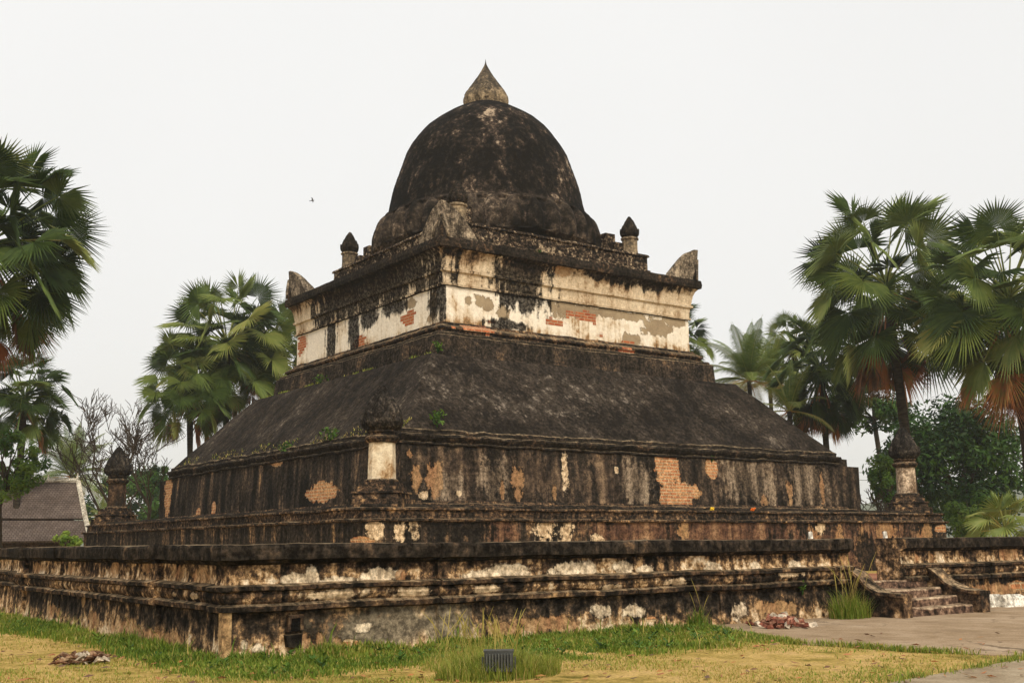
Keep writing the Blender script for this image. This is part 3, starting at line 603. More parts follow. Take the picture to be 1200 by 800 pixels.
side_wall(SX0 - .25, 0); side_wall(SX1 + .25, 0)
# landing behind the steps
m = MB(); m.box((-17.5, -39.6, .33), (9, 6.0, .74)); struct(roughen(m.build('landing', M_red), .02, 1, .01, 6))

# ------------------------------------------------------------------ foliage materials
def leaf_mat(name, stops, trans=.25, rough=.5, spec=.12):
    N = NT(name); at_ = N.n.new('ShaderNodeAttribute'); at_.attribute_name = 'tone'; P = N.pos(); c = N.noise(P, 2.5, 4, .6)
    f = N.math('MULTIPLY_ADD', N.math('SUBTRACT', c, .5), .22, at_.outputs['Fac'])
    col = N.ramp(f, stops); N.done(col, rough); N.b.inputs['Specular IOR Level'].default_value = spec
    tr = N.n.new('ShaderNodeBsdfTranslucent'); N.l.new(col, tr.inputs[0]); mxs = N.n.new('ShaderNodeMixShader'); mxs.inputs[0].default_value = trans
    N.l.new(N.b.outputs[0], mxs.inputs[1]); N.l.new(tr.outputs[0], mxs.inputs[2]); N.l.new(mxs.outputs[0], N.n['Material Output'].inputs[0])
    return N.mat
M_palm = leaf_mat('palm_leaf', [(.0, (.014, .025, .007)), (.2, (.031, .058, .013)), (.36, (.082, .130, .028)), (.5, (.165, .215, .048)), (.64, (.27, .28, .075)), (.74, (.27, .22, .06)), (.84, (.46, .17, .062)), (.93, (.20, .105, .055)), (1., (.12, .065, .04))], .25, .5, .2)
M_green = leaf_mat('tree_leaf', [(.0, (.009, .024, .006)), (.3, (.026, .066, .013)), (.55, (.065, .135, .022)), (.75, (.13, .22, .032)), (1., (.22, .30, .05))], .3)
M_grass = leaf_mat('grass_blade', [(.0, (.032, .066, .010)), (.35, (.098, .168, .018)), (.6, (.215, .26, .036)), (.8, (.40, .32, .085)), (1., (.56, .41, .17))], .3, .6, .15)
def bark_mat(name, a, b, k=(6, 6, 1.2)):
    N = NT(name); P = N.pos(); n = N.noise(N.scale(P, k), 1, 6, .65); N.bump(n, .06, .8); return N.done(N.ramp(n, [(.35, a), (.65, b)]))
M_bark = bark_mat('palm_bark', (.018, .014, .011), (.06, .048, .036), (2, 2, 7)); M_twig = bark_mat('bare_bark', (.03, .023, .017), (.085, .065, .047)); M_trunk = bark_mat('tree_bark', (.025, .02, .014), (.08, .06, .04))

# ------------------------------------------------------------------ palms
def fan_leaf(m, o, az, el, plen, R, tone, nseg=40, span=2.2, rng=random):
    d = Vector((math.cos(az) * math.cos(el), math.sin(az) * math.cos(el), math.sin(el)))
    s = Vector((-math.sin(az), math.cos(az), 0)); pts = [Vector(o)]; p = Vector(o); dd = d.copy(); k = 5
    for i in range(k):
        p = p + dd * plen / k; dd = (dd + Vector((0, 0, -.045 * math.cos(el) - .01))).normalized(); pts.append(p.copy())
    m.tone = min(.98, tone + .12 if tone < .7 else tone); m.tube(pts, [.075 - .008 * i for i in range(k + 1)], 4, cap=False)
    roll = rng.gauss(0, .75); n = s.cross(dd).normalized(); s2 = (s * math.cos(roll) + n * math.sin(roll)).normalized(); 
    tilt = rng.uniform(-1.0, .15); d2 = (dd * math.cos(tilt) + Vector((0, 0, -1)) * math.sin(-tilt) * .7).normalized()
    s2 = (s2 - d2 * s2.dot(d2)).normalized(); n = d2.cross(s2).normalized()
    if n.z < 0: n = -n
    cup = rng.uniform(.05, .30); inner = rng.uniform(.42, .54); droop = rng.uniform(.05, .26) * (1.8 if tone > .78 else 1)
    span *= rng.uniform(.8, 1.05); torn = rng.randrange(nseg) if rng.random() < .5 else -9
    for i in range(nseg):
        if abs(i - torn) < 2 or rng.random() < .03: continue
        th = -span + 2 * span * (i + .5) / nseg; h = span / nseg * .98
        L = R * (.78 + .22 * math.cos(th * .55)) * rng.uniform(.9, 1.05)
        def q(t, r, lift=0.): 
            v = p + (d2 * math.cos(t) + s2 * math.sin(t)) * r + n * (cup * r * math.sin(t) ** 2 + lift)
            v.z -= droop * (r / R) ** 2.4 * R * .6; return v
        ri = L * inner; m.tone = max(0, min(1, tone + rng.uniform(-.05, .05)))
        j = rng.uniform(-.03, .03)
        tipv = q(th + j, L); tipv.z -= rng.uniform(0, .12) * R * (1.6 if tone > .78 else 1)
        m.add([q(th, .04), q(th - h, ri), q(th, ri, .045 * R), q(th + h, ri), tipv], [(0, 1, 2), (0, 2, 3), (1, 4, 2), (2, 4, 3)])
def fan_palm(label, px, py, D, Rpx, base_px=None, n=46, dead=6, seed=1, tone=.25, trunk_r=.34, group='fan palms around the temple', lowest=-55, spread=1.0):
    rng = random.Random(seed); c = spot(px, py, D); k = D / FPX * 1.02; R = Rpx * k; b = spot(base_px if base_px else px, py, D)
    t = thing('fan_palm', label, 'palm tree', (b.x, b.y, 0), 0, group); L = Vector((b.x, b.y, 0))
    m = MB(); pts = []
    for i in range(14):
        f = i / 13; q = Vector((b.x, b.y, -.1)).lerp(Vector((c.x, c.y, c.z + .1)), f) + Vector((math.sin(f * 3) * .12, 0, 0)); pts.append(q - L)
    m.tube(pts, [trunk_r * (1.35 - .5 * min(1, i / 5)) + .02 * math.sin(i * 2.1) for i in range(14)], 12); m.build('trunk', M_bark, t, smooth=True)
    m = MB(); cl = c - L; ga = 2.399963
    for i in range(n):
        f = i / (n - 1); el = math.radians(76 - (76 - lowest) * f ** .85) + rng.uniform(-.12, .12); az = i * ga + rng.uniform(-.25, .25)
        o = cl + Vector((math.cos(az) * .2, math.sin(az) * .2, (.5 - f) * R * .25))
        tn = tone + .07 + rng.uniform(-.14, .16) + (.20 if rng.random() < .10 else 0)
        fan_leaf(m, o, az, el, R * rng.uniform(.48, .70), R * rng.uniform(.34, .46), tn, rng=rng)
    for i in range(n // 3):
        el = math.radians(rng.uniform(-35, 55)); az = i * ga * 1.7 + rng.uniform(-.3, .3)
        fan_leaf(m, cl + Vector((0, 0, rng.uniform(-.1, .1) * R)), az, el, R * rng.uniform(.22, .42), R * rng.uniform(.28, .38), tone + rng.uniform(-.16, .12), 32, rng=rng)
    for i in range(dead):
        az = i * ga * 1.3 + rng.uniform(-.4, .4); el = math.radians(rng.uniform(-82, -52))
        fan_leaf(m, cl + Vector((0, 0, -R * .15)), az, el, R * rng.uniform(.45, .75), R * rng.uniform(.28, .42), rng.choice((.80, .84, .86, .92, .97)), span=rng.uniform(.9, 1.7), rng=rng)
    m.build('crown', M_palm, t, tone=True)
    return t
fan_palm('tall dark fan palm with orange dead leaves rising behind the pinkish pillar', 1038, 338, 90, 112, 1056, 54, 8, 11, .29, .42)
fan_palm('broad fan palm with a thick skirt of orange dead leaves, partly outside the picture', 1182, 352, 80, 112, 1190, 56, 14, 12, .30, .42)
fan_palm('tall dark fan palm above the tiled roof, cut by the edge of the picture', -12, 288, 66, 120, -24, 64, 5, 13, .18, .4)
fan_palm('smaller fan palm hanging just below the tall dark one over the tiled roof', 28, 468, 92, 58, 24, 40, 5, 14, .2, .3)
fan_palm('rounded fan palm rising highest beside the pale corner of the upper storey', 266, 406, 104, 84, 268, 54, 4, 15, .33, .34)
fan_palm('lower fan palm with drooping leaves next to the bare trees', 222, 452, 102, 64, 228, 44, 5, 16, .29, .3)
fan_palm('fan palm pressed against the dark sloping roof with red dead leaves', 318, 412, 108, 62, 305, 40, 4, 17, .30, .3)
fan_palm('fan palm showing only a few leaves behind the pale upper storey', 792, 400, 112, 48, 792, 30, 2, 18, .24, .3)
fan_palm('slim fan palm with a small crown behind the feathery coconut palms', 930, 408, 116, 42, 930, 34, 3, 20, .33, .26)
fan_palm('dark fan palm with a ragged hanging crown between the coconut palm and the tall palm', 962, 436, 100, 68, 962, 46, 12, 19, .18, .32, lowest=-75)

def frond(m, o, az, el, L, tone, rng, nleaf=84, sag=1.25):
    d = Vector((math.cos(az) * math.cos(el), math.sin(az) * math.cos(el), math.sin(el))); s = Vector((-math.sin(az), math.cos(az), 0))
    p = Vector(o); pts = [p.copy()]; dirs = [d.copy()]; k = 16
    for i in range(k):
        p = p + d * L / k; d = (d + Vector((0, 0, -.075 * sag * (.4 + i / k)))).normalized(); pts.append(p.copy()); dirs.append(d.copy())
    m.tone = tone + .15; m.tube(pts, [.06 * (1 - .8 * i / k) for i in range(k + 1)], 4, cap=False)
    for i in range(nleaf):
        f = .12 + .88 * i / nleaf; ii = min(k - 1, int(f * k)); fr = f * k - ii; q = pts[ii].lerp(pts[ii + 1], fr); dd = dirs[ii]
        ll = L * .22 * math.sin(PI * min(1, .15 + f * .9)) ** .6 * rng.uniform(.85, 1.1)
        up = s.cross(dd).normalized()
        for sg in (-1, 1):
            v = (s * sg * .85 + dd * .55 - up * .15).normalized(); w = dd * .030 * L / 5
            a = q; b = q + v * ll * .55 + Vector((0, 0, -.06 * ll)); e = q + v * ll + Vector((0, 0, -.42 * ll * rng.uniform(.7, 1.3)))
            m.tone = tone + rng.uniform(-.06, .06); m.add([a - w * .5, a + w * .5, b + w * .7, b - w * .7, e], [(0, 1, 2, 3), (3, 2, 4)])
def coconut(label, px, py, D, Rpx, seed, tone, n=30, group='coconut palms behind the stupa'):
    rng = random.Random(seed); c = spot(px, py, D); L0 = Vector((c.x, c.y, 0)); R = Rpx * D / FPX
    t = thing('coconut_palm', label, 'palm tree', L0, 0, group)
    m = MB(); m.tube([(0, 0, -.1), (.2, .1, c.z * .5), (0, 0, c.z)], [.34, .22, .2], 10); m.build('trunk', M_bark, t, smooth=True)
    m = MB()
    for i in range(n):
        f = i / (n - 1); frond(m, (0, 0, c.z), i * 2.4 + rng.uniform(-.2, .2), math.radians(86 - 100 * f), R * rng.uniform(.9, 1.1), tone + rng.uniform(-.05, .12) + (.2 if f > .8 else 0), rng)
    m.build('crown', M_palm, t, tone=True); return t
coconut('coconut palm with feathery upright fronds just past the dark sloping roof', 878, 446, 106, 74, 3, .40)
coconut('low coconut palm arching yellowish fronds over the edge of the dark roof', 925, 482, 96, 60, 8, .46, 12)
coconut('coconut palm with yellow green fronds rising beside the slim fan palm', 902, 448, 114, 66, 9, .46, 24)
coconut('hazy coconut palm standing behind the tiled roof', 84, 558, 150, 62, 5, .38)
coconut('small coconut palm with pale fronds between the tiled roof and the sooty pillar', 118, 606, 130, 26, 6, .45, 14)

# ------------------------------------------------------------------ leafy trees and bushes
def leaves(m, c, rad, nclump, per, size, tone, rng, cr=.34, flat=.75):
    for i in range(nclump):
        v = Vector((rng.gauss(0, 1), rng.gauss(0, 1), rng.gauss(0, 1))).normalized() * rng.uniform(.35, 1.0) ** .6
        cc = Vector(c) + Vector((v.x * rad[0], v.y * rad[1], v.z * rad[2])); r = cr * min(rad) * rng.uniform(.6, 1.3); tn = tone + rng.uniform(-.2, .24)
        for k in range(per):
            u = Vector((rng.gauss(0, 1), rng.gauss(0, 1), rng.gauss(0, flat))); u = u.normalized() * rng.uniform(.3, 1) ** .5 * r; q = cc + u
            n = (u.normalized() + Vector((rng.uniform(-1, 1), rng.uniform(-1, 1), rng.uniform(.0, 1.2)))).normalized(); a = n.orthogonal().normalized(); a.rotate(Matrix.Rotation(rng.uniform(0, 6.28), 3, n)); b = n.cross(a)
            sz = size * rng.uniform(.6, 1.3); m.tone = max(0, min(1, tn + rng.uniform(-.1, .1)))
            m.add([q - a * sz, q + b * sz * .42, q + a * sz, q - b * sz * .42], [(0, 1, 2, 3)])
def limb(m, a, b, r0, r1, rng, k=4):
    a = Vector(a); b = Vector(b); L = (b - a).length; pts = [a.lerp(b, i / k) + (Vector((rng.uniform(-1, 1), rng.uniform(-1, 1), rng.uniform(-.5, .5))) * L * .05 if 0 < i < k else Vector()) for i in range(k + 1)]
    m.tube(pts, [r0 + (r1 - r0) * i / k for i in range(k + 1)], 7)
def broad_tree(name, label, px, py, D, rx, ry, seed, tone, ncl=60, per=150, size=.28, group=None, cat='tree', base_px=None, cr=.34):
    rng = random.Random(seed); k = D / FPX; c = spot(px, py, D); b = spot(base_px or px, py, D); L0 = Vector((b.x, b.y, 0)); cl = c - L0
    t = thing(name, label, cat, L0, 0, group); R = (rx * k, rx * k * .8, ry * k); m = MB()
    limb(m, (0, 0, -.1), (cl.x * .4, cl.y * .4, cl.z - R[2] * .5), .05 * R[0] + .1, .04 * R[0] + .06, rng)
    for i in range(9):
        v = Vector((rng.uniform(-.8, .8) * R[0], rng.uniform(-.8, .8) * R[1], rng.uniform(-.5, .8) * R[2])); limb(m, (cl.x * .4, cl.y * .4, cl.z - R[2] * rng.uniform(.5, .8)), cl + v, .03 * R[0] + .03, .02, rng)
    m.build('trunk', M_trunk, t, smooth=True)
    m = MB(); leaves(m, cl, R, ncl, per, size, tone, rng, cr); m.build('crown', M_green, t, tone=True); return t
broad_tree('broadleaf_tree', 'large dark leafy tree under the orange dead palm leaves', 1118, 548, 112, 84, 66, 21, .27, 120, 170, .28)
broad_tree('broadleaf_tree', 'dark tree of hanging leafy sprays behind the tall palm trunk', 1022, 470, 124, 48, 34, 22, .27, 42, 120, .28)
broad_tree('broadleaf_tree', 'small light green tree left of the pinkish pillar', 1040, 562, 104, 24, 32, 23, .55, 34, 110, .2)
broad_tree('shrub', 'bright green bush at the foot of the dark leafy tree', 1142, 606, 92, 34, 26, 24, .7, 30, 110, .17, None, 'shrub')
broad_tree('broadleaf_tree', 'fresh green thin tree in front of the tiled roof', 12, 540, 76, 34, 42, 25, .62, 40, 110, .15, base_px=8)
broad_tree('broadleaf_tree', 'hazy dull green tree behind the sooty pillar', 150, 592, 165, 48, 48, 26, .30, 60, 130, .32)
broad_tree('broadleaf_tree', 'dull green tree filling the gap by the brick end of the main wall', 186, 588, 135, 26, 42, 27, .34, 40, 120, .26)
broad_tree('shrub', 'vivid lime green shrub peeping over the wall beside the tiled roof', 82, 632, 56, 16, 9, 28, .85, 16, 90, .10, None, 'shrub')

# low spiky palm
rng = random.Random(4); c = spot(1178, 612, 70); t = thing('young_palm', 'young low palm with spiky yellow green leaves behind the wall', 'palm tree', (c.x, c.y, 0)); m = MB()
m.tube([(0, 0, -.1), (0, 0, c.z * .8)], [.16, .1], 8); m.build('trunk', M_bark, t); m = MB()
for i in range(16): fan_leaf(m, (0, 0, c.z * .8), i * 2.4, math.radians(85 - i * 5.5), 1.3, 1.5, .5 + rng.uniform(-.06, .1), 16, 1.5, rng)
m.build('crown', M_palm, t, tone=True)

# bare trees
def bare_tree(label, px, D, base_r, H, seed, lean=(0, 0), depth=6, group='bare trees and shrubs'):
    rng = random.Random(seed); b = spot(px, 600, D); t = thing('bare_tree', label, 'tree', (b.x, b.y, 0), 0, group); tr = MB(); cr = MB()
    def grow(p, d, L, r, lv):
        m = tr if lv >= depth - 1 else cr; k = 5; pts = [p]; q = p.copy(); dd = d.copy()
        for i in range(k):
            dd = (dd + Vector((rng.uniform(-1, 1), rng.uniform(-1, 1), rng.uniform(-.5, .8))) * .14).normalized(); q = q + dd * L / k; pts.append(q.copy())
        m.tube(pts, [r * (1 - .4 * i / k) for i in range(k + 1)], 5 if lv < 3 else 7, cap=False)
        if lv == 0: return
        for j in range(rng.choice((2, 3, 3))):
            i = rng.randint(2, k) if j else k; ax = Vector((rng.uniform(-1, 1), rng.uniform(-1, 1), rng.uniform(-.3, .6))).normalized()
            nd = (dd + ax * rng.uniform(.5, .95)).normalized(); nd.z = max(nd.z, -.1); grow(pts[i], nd.normalized(), L * rng.uniform(.6, .82), max(.030, r * rng.uniform(.45, .62)), lv - 1)
    grow(Vector((0, 0, -.1)), Vector((lean[0], lean[1], 1)).normalized(), H * .36, base_r, depth)
    tr.build('trunk', M_twig, t, smooth=True); cr.build('crown', M_twig, t); return t
bare_tree('bare leafless tree leaning left over the sooty pillar', 146, 100, .22, 14.5, 31, (-.12, .1))
bare_tree('bare grey leafless tree next to the drooping fan palm', 172, 108, .22, 14.5, 33, (.02, 0))
bare_tree('low bare bush seen past the right end of the main wall', 1022, 98, .07, 5.5, 35, (0, 0), 5)
bare_tree('thin leafless sapling between the bare bush and the pinkish pillar', 1040, 104, .06, 6.5, 37, (-.1, 0), 5)

# distant hills
m = MB(); N_ = 120
for row, (zr, dist) in enumerate(((-5, 0), (1, 0), (.98, 60), (-5, 400))):
    for i in range(N_ + 1):
        a = math.radians(-30 + 140 * i / N_); Rr = 1500 + dist; h = 46 + 34 * noise.noise(Vector((i * .09, 2.2, 0))) + 10 * noise.noise(Vector((i * .6, 7, 0))) + 5 * noise.noise(Vector((i * 1.9, 1, 0)))
        m.v.append((CAM.x + math.cos(a) * Rr, CAM.y + math.sin(a) * Rr, h * zr if zr > 0 else -5)); m.t.append(0)
for r in range(3):
    for i in range(N_): k = r * (N_ + 1) + i; m.f.append((k, k + 1, k + N_ + 2, k + N_ + 1)); m.m.append(0)
def hill_mat():
    N = NT('hill_wood'); P = N.pos(); n = N.noise(P, .06, 8, .7); return N.done(N.ramp(n, [(.35, (.03, .05, .03)), (.65, (.08, .11, .06))]))
struct(m.build('hills', hill_mat(), smooth=True))

# ------------------------------------------------------------------ tiled house
def tile_mat():
    N = NT('roof_tiles'); P = N.pos(True); x, y, z = N.sep(P); bt = N.n.new('ShaderNodeTexBrick'); N.l.new(N.comb(x, N.math('MULTIPLY', z, 1.35), 0.), bt.inputs['Vector'])
    bt.inputs['Scale'].default_value = 1; bt.inputs['Brick Width'].default_value = .24; bt.inputs['Row Height'].default_value = .2; bt.inputs['Mortar Size'].default_value = .02
    bt.inputs['Color1'].default_value = (.115, .088, .075, 1); bt.inputs['Color2'].default_value = (.155, .122, .105, 1); bt.inputs['Mortar'].default_value = (.05, .036, .03, 1)
    n = N.noise(P, .9, 7, .7); g = N.mapr(n, .3, .7, .7, 1.2); col = N.mix(1., bt.outputs['Color'], N.comb(g, g, g), 'MULTIPLY'); N.bump(bt.outputs['Fac'], .03, -.6); return N.done(col)
M_tile = tile_mat(); M_white = plaster('white_render', [(.3, (.34, .30, .24)), (.5, (.52, .48, .40)), (.7, (.66, .62, .54))], obj=True); M_hwall = plaster('house_wall', [(.3, (.05, .035, .025)), (.7, (.12, .08, .055))], obj=True)
hb = spot(88, 600, 95); hz = math.atan2(CR.y, CR.x) + math.radians(32)
H = thing('tiled_house', 'house with a large brown tiled roof and whitewashed ridge beyond the wall', 'house', (hb.x, hb.y, 0), hz)
kz = 95 / FPX; zr = 1.65 + (637 - 566) * kz; ze = 2.2; zm = 1.65 + (637 - 606) * kz
def slab(m, x0, x1, y0, z0, y1, z1, th):
    n = Vector((0, -(z1 - z0), y1 - y0)).normalized() * th
    if n.z < 0: n = -n
    q = [Vector((x0, y0, z0)), Vector((x1, y0, z0)), Vector((x1, y1, z1)), Vector((x0, y1, z1))]; m.add([v - n for v in q] + q, [(3, 2, 1, 0), (4, 5, 6, 7), (0, 1, 5, 4), (1, 2, 6, 5), (2, 3, 7, 6), (3, 0, 4, 7)])
run_ = 5.2; ym = -run_ * (zr - zm) / (zr - ze)
for sg in (1, -1):
    m = MB(); slab(m, -16, 0, 0, zr, ym * sg, zm, .14); slab(m, -16.1, .12, ym * sg + .05 * sg, zm - .16, -run_ * sg, ze, .14); m.build('roof_slope', M_tile, H)
m = MB(); m.tube([(-16.2, 0, zr + .1), (.1, 0, zr + .1)], .2, 8); m.tube([(.0, 0, zr), (.05, 0, zr + .7)], [.14, .03], 6); m.tube([(-2.1, 0, zr), (-2.1, 0, zr + .55)], [.1, .03], 6)
for k in range(26): m.tube([(-.3 - .6 * k, 0, zr + .22), (-.3 - .6 * k, 0, zr + .36)], [.06, .02], 5)
m.build('ridge', M_white, H)
m = MB()
for sg in (1, -1): m.tube([(.12, 0, zr + .02), (.12, ym * sg, zm + .04), (.2, -run_ * sg, ze + .03)], .2, 6)
m.build('bargeboard', M_white, H)
m = MB(); m.box((-8, 0, 1.3), (15, 8.4, 2.7)); m.add([(-.6, -4.2, 2.6), (-.6, 4.2, 2.6), (-.6, 0, zr - .5), (-.7, -4.2, 2.6), (-.7, 4.2, 2.6), (-.7, 0, zr - .5)], [(0, 1, 2), (5, 4, 3), (0, 3, 4, 1), (1, 4, 5, 2), (2, 5, 3, 0)]); m.build('house_wall', M_hwall, H)

# ------------------------------------------------------------------ grass
WALLX = XO - .12; WALLY = YO - .12
def blade(m, x, y, z, h, tone, rng, lean=.5, w=.012):
    az = rng.uniform(0, 2 * PI); dx, dy = math.cos(az), math.sin(az); ln = rng.uniform(.1, lean) * h; wx, wy = -dy * w, dx * w
    m.tone = tone
    m.add([(x - wx, y - wy, z), (x + wx, y + wy, z), (x + dx * ln * .35 + wx * .7, y + dy * ln * .35 + wy * .7, z + h * .6), (x + dx * ln * .35 - wx * .7, y + dy * ln * .35 - wy * .7, z + h * .6), (x + dx * ln, y + dy * ln, z + h * .97)], [(0, 1, 2, 3), (3, 2, 4)])
edge_px = [(0, 740), (40, 743), (80, 748), (130, 760), (170, 772), (215, 786), (280, 796), (350, 793), (420, 784), (500, 777), (600, 776), (700, 770), (760, 765), (850, 757), (905, 750), (940, 755)]
EDGE = [Vector(gnd(*p)) for p in edge_px]
POLY = [(e.x, e.y) for e in EDGE] + [(-24.6, WALLY - .3), (-26, WALLY), (WALLX, WALLY), (WALLX, -26.8)]
def inside(x, y, P):
    r = False; j = len(P) - 1
    for i in range(len(P)):
        if (P[i][1] > y) != (P[j][1] > y) and x < (P[j][0] - P[i][0]) * (y - P[i][1]) / (P[j][1] - P[i][1]) + P[i][0]: r = not r
        j = i
    return r
rng = random.Random(77); m = MB(); nb = 0
while nb < 52000:
    x, y = rng.uniform(-38, -23), rng.uniform(-48.5, -26)
    jx, jy = x + rng.gauss(0, .16), y + rng.gauss(0, .16)
    if not inside(jx, jy, POLY) or (x > XO - .1 and y > YO - .1): continue
    d = min(abs(x - WALLX) if y > WALLY else 9, abs(y - WALLY) if x > WALLX else 9); cl = noise.noise(Vector((x * 1.3, y * 1.3, 0))); cl2 = noise.noise(Vector((x * .5, y * .5, 5)))
    if rng.random() > .62 + cl * 1.1: continue
    h = (.055 + .07 * max(0, 1 - d / 1.3) + .07 * max(0, cl)) * rng.uniform(.6, 1.5); 
    if rng.random() < .012: h *= 2.6
    blade(m, x, y, -.02, h, .42 + .26 * cl2 + (x + 33) * .012 + rng.uniform(-.14, .16) + (.3 if rng.random() < .16 else 0), rng, .8, .011); nb += 1
tag(m.build('grass_strip', M_grass, tone=True), 'strip of green grass growing along the foot of the wall', 'grass', None, 'stuff')
# short dry turf over the bare ground
m = MB(); nb = 0
while nb < 26000:
    u, v = rng.uniform(-60, 1260), 738 + 75 * rng.random() ** .8; x, y = gnd(u, v)
    if x > XO - .1 and y > YO - .3: continue
    dens = noise.noise(Vector((x * .55, y * .55, 8))) + .5 * noise.noise(Vector((x * 2.2, y * 2.2, 1)))
    if rng.random() > .35 + dens * 1.3: continue
    q = Vector((x, y)); 
    if inside(x, y, [(-25.4, -42.7)] + PATH_EDGE + [(20, -52), (20, -42.7)]) or (q - w0).dot(Vector((wd.y, -wd.x))) > 0.05: continue
    blade(m, x, y, -.03, rng.uniform(.025, .07), .72 + .2 * noise.noise(Vector((x * .4, y * .4, 2))) + rng.uniform(-.16, .2), rng, 1.2, .008); nb += 1
tag(m.build('dry_turf', M_grass, tone=True), 'thin straw coloured turf over the dusty ground', 'grass', None, 'stuff')
# grass creeping over the edges of the paving, fallen leaves
m = MB(); EE = [Vector(p) for p in PATH_EDGE]; WE = [Vector(p) for p in WALK_EDGE]
for E_, cnt in ((EE, 2600), (WE, 900)):
    for i in range(cnt):
        k = rng.randrange(len(E_) - 1); q = E_[k].lerp(E_[k + 1], rng.random()); q = q + Vector((rng.gauss(0, .07), rng.gauss(0, .09)))
        if noise.noise(Vector((q.x * 1.5, q.y * 1.5, 4))) + rng.uniform(-.3, .3) < -.05: continue
        blade(m, q.x, q.y, -.01, rng.uniform(.03, .12), .55 + rng.uniform(-.2, .25), rng, 1., .009)
tag(m.build('creeping_grass', M_grass, tone=True), 'ragged grass creeping over the edge of the paving', 'grass', None, 'stuff')
m = MB()
for i in range(420):
    u, v = rng.uniform(-40, 1240), 742 + 60 * rng.random(); x, y = gnd(u, v)
    if x > XO - .2 and y > YO - .2: continue
    a = rng.uniform(0, 6.28); L = rng.uniform(.03, .09); d = Vector((math.cos(a), math.sin(a), 0)) * L; w = Vector((-d.y, d.x, 0)) * rng.uniform(.25, .5); c = Vector((x, y, .018)); m.tone = rng.uniform(.78, 1.)
    m.add([c - d, c + w + Vector((0, 0, rng.uniform(0, .03))), c + d + Vector((0, 0, rng.uniform(0, .03))), c - w], [(0, 1, 2), (0, 2, 3)])
tag(m.build('leaf_litter', M_palm, tone=True), 'scattered brown fallen leaves on the dry ground and paving', 'leaves', None, 'stuff')
m = MB(); cnt = 0
while cnt < 260:
    x, y = rng.uniform(-37, -24), rng.uniform(-48, -28)
    if not inside(x, y, POLY) or (x > XO - .2 and y > YO - .2): continue
    cnt += 1; k = rng.randint(4, 8); sz = rng.uniform(.035, .10); tn = rng.uniform(.35, .85)
    for j in range(k):
        a = 6.28 * j / k + rng.uniform(-.3, .3); d = Vector((math.cos(a), math.sin(a), rng.uniform(.2, .9))) * sz; w = Vector((-d.y, d.x, 0)) * .35; c = Vector((x, y, rng.uniform(.0, .09))); m.tone = tn
        m.add([c, c + d * .6 + w, c + d * 1.1, c + d * .6 - w], [(0, 1, 2, 3)])
tag(m.build('ground_weeds', M_green, tone=True), 'low broad leaved weeds mixed into the grass by the wall', 'weeds', None, 'stuff')
# tall tuft round the floodlight
def tuft(label, cx, cy, rx, ry, n, h0, h1, tone, seed, stalks=0, lean=.7, w=.012):
    rng = random.Random(seed); m = MB()
    for i in range(n):
        a = rng.uniform(0, 6.28); r = rng.random() ** .6; blade(m, math.cos(a) * r * rx, math.sin(a) * r * ry, -.03, rng.uniform(h0, h1) * (1.15 - .5 * r), tone + rng.uniform(-.14, .16) + (.25 if rng.random() < .12 else 0), rng, lean, w)
    for i in range(stalks):
        a = rng.uniform(0, 6.28); r = rng.random() * .8; x, y = math.cos(a) * r * rx, math.sin(a) * r * ry; h = rng.uniform(h1 * 1.1, h1 * 1.9); dx, dy = rng.uniform(-.4, .4), rng.uniform(-.4, .4); m.tone = .80
        pts = [(x + dx * (i_ / 6) ** 2 * h, y + dy * (i_ / 6) ** 2 * h, h * i_ / 6) for i_ in range(7)]; m.tube(pts, [.0025] * 4 + [.005, .007, .002], 3)
    o = m.build('grass_tuft', M_grass, tone=True); o.location = (cx, cy, 0); return tag(o, label, 'grass tuft', 'grass tufts')
fx, fy = gnd(584, 800)
def along(px, D): p = spot(px, 700, D); return p.x, p.y
tx, ty = along(584, 15.05)
tuft('wide tuft of tall yellow green grass around the small floodlight', tx, ty, .88, .6, 4600, .15, .42, .58, 41, 22, .9, .005)
tx2, ty2 = along(560, 16.2); tuft('loose clump of long seeding grass behind the floodlight', tx2, ty2, .9, .5, 900, .15, .42, .62, 42, 34, .9, .004)
q = gnd(996, 724); tuft('tall green weeds growing against the left side of the steps', q[0], q[1], .55, .35, 800, .2, .75, .48, 43, 14, .9, .006)
q = gnd(972, 722); tuft('small dark weed clump at the wall foot left of the steps', q[0], q[1] + .3, .35, .2, 240, .2, .45, .3, 44, 4)
q = gnd(1149, 710); tuft('bright grass clump between the steps and the white kerb stones', q[0], q[1], .4, .25, 300, .15, .4, .55, 45)
q = gnd(822, 735); tuft('leafy weed clump against the pale patch of the wall', q[0], YO - .3, .25, .15, 160, .15, .5, .3, 46, 3)

# ------------------------------------------------------------------ small things
def metal(name, col, r=.5):
    N = NT(name); P = N.pos(True); n = N.noise(P, 14, 5, .65); N.b.inputs['Specular IOR Level'].default_value = .4
    return N.done(N.ramp(n, [(.35, tuple(c * .7 for c in col)), (.65, tuple(c * 1.3 for c in col))]), r)
M_lampmetal = metal('lamp_metal', (.045, .048, .045)); M_lampgrey = metal('lamp_back', (.075, .078, .072), .6)
lx, ly = along(584, 14.62); face = math.atan2(CF.y, CF.x)
F = thing('floodlight', 'small dark ribbed floodlight half hidden in the tall grass', 'floodlight', (lx, ly, 0), face - PI / 2)
m = MB(); m.box((0, 0, .20), (.36, .16, .24)); m.box((0, .03, .332), (.38, .22, .02)); m.build('housing', M_lampmetal, F)
m = MB()
for i in range(9): m.box((-.15 + .0375 * i, -.105, .20), (.014, .05, .21))
m.build('cooling_fins', M_lampgrey, F)
m = MB(); m.box((0, .09, .20), (.34, .02, .22)); m.build('glass', metal('lamp_glass', (.09, .10, .10), .1), F)
m = MB()
for sx in (-1, 1): m.box((sx * .205, 0, .12), (.02, .05, .28))
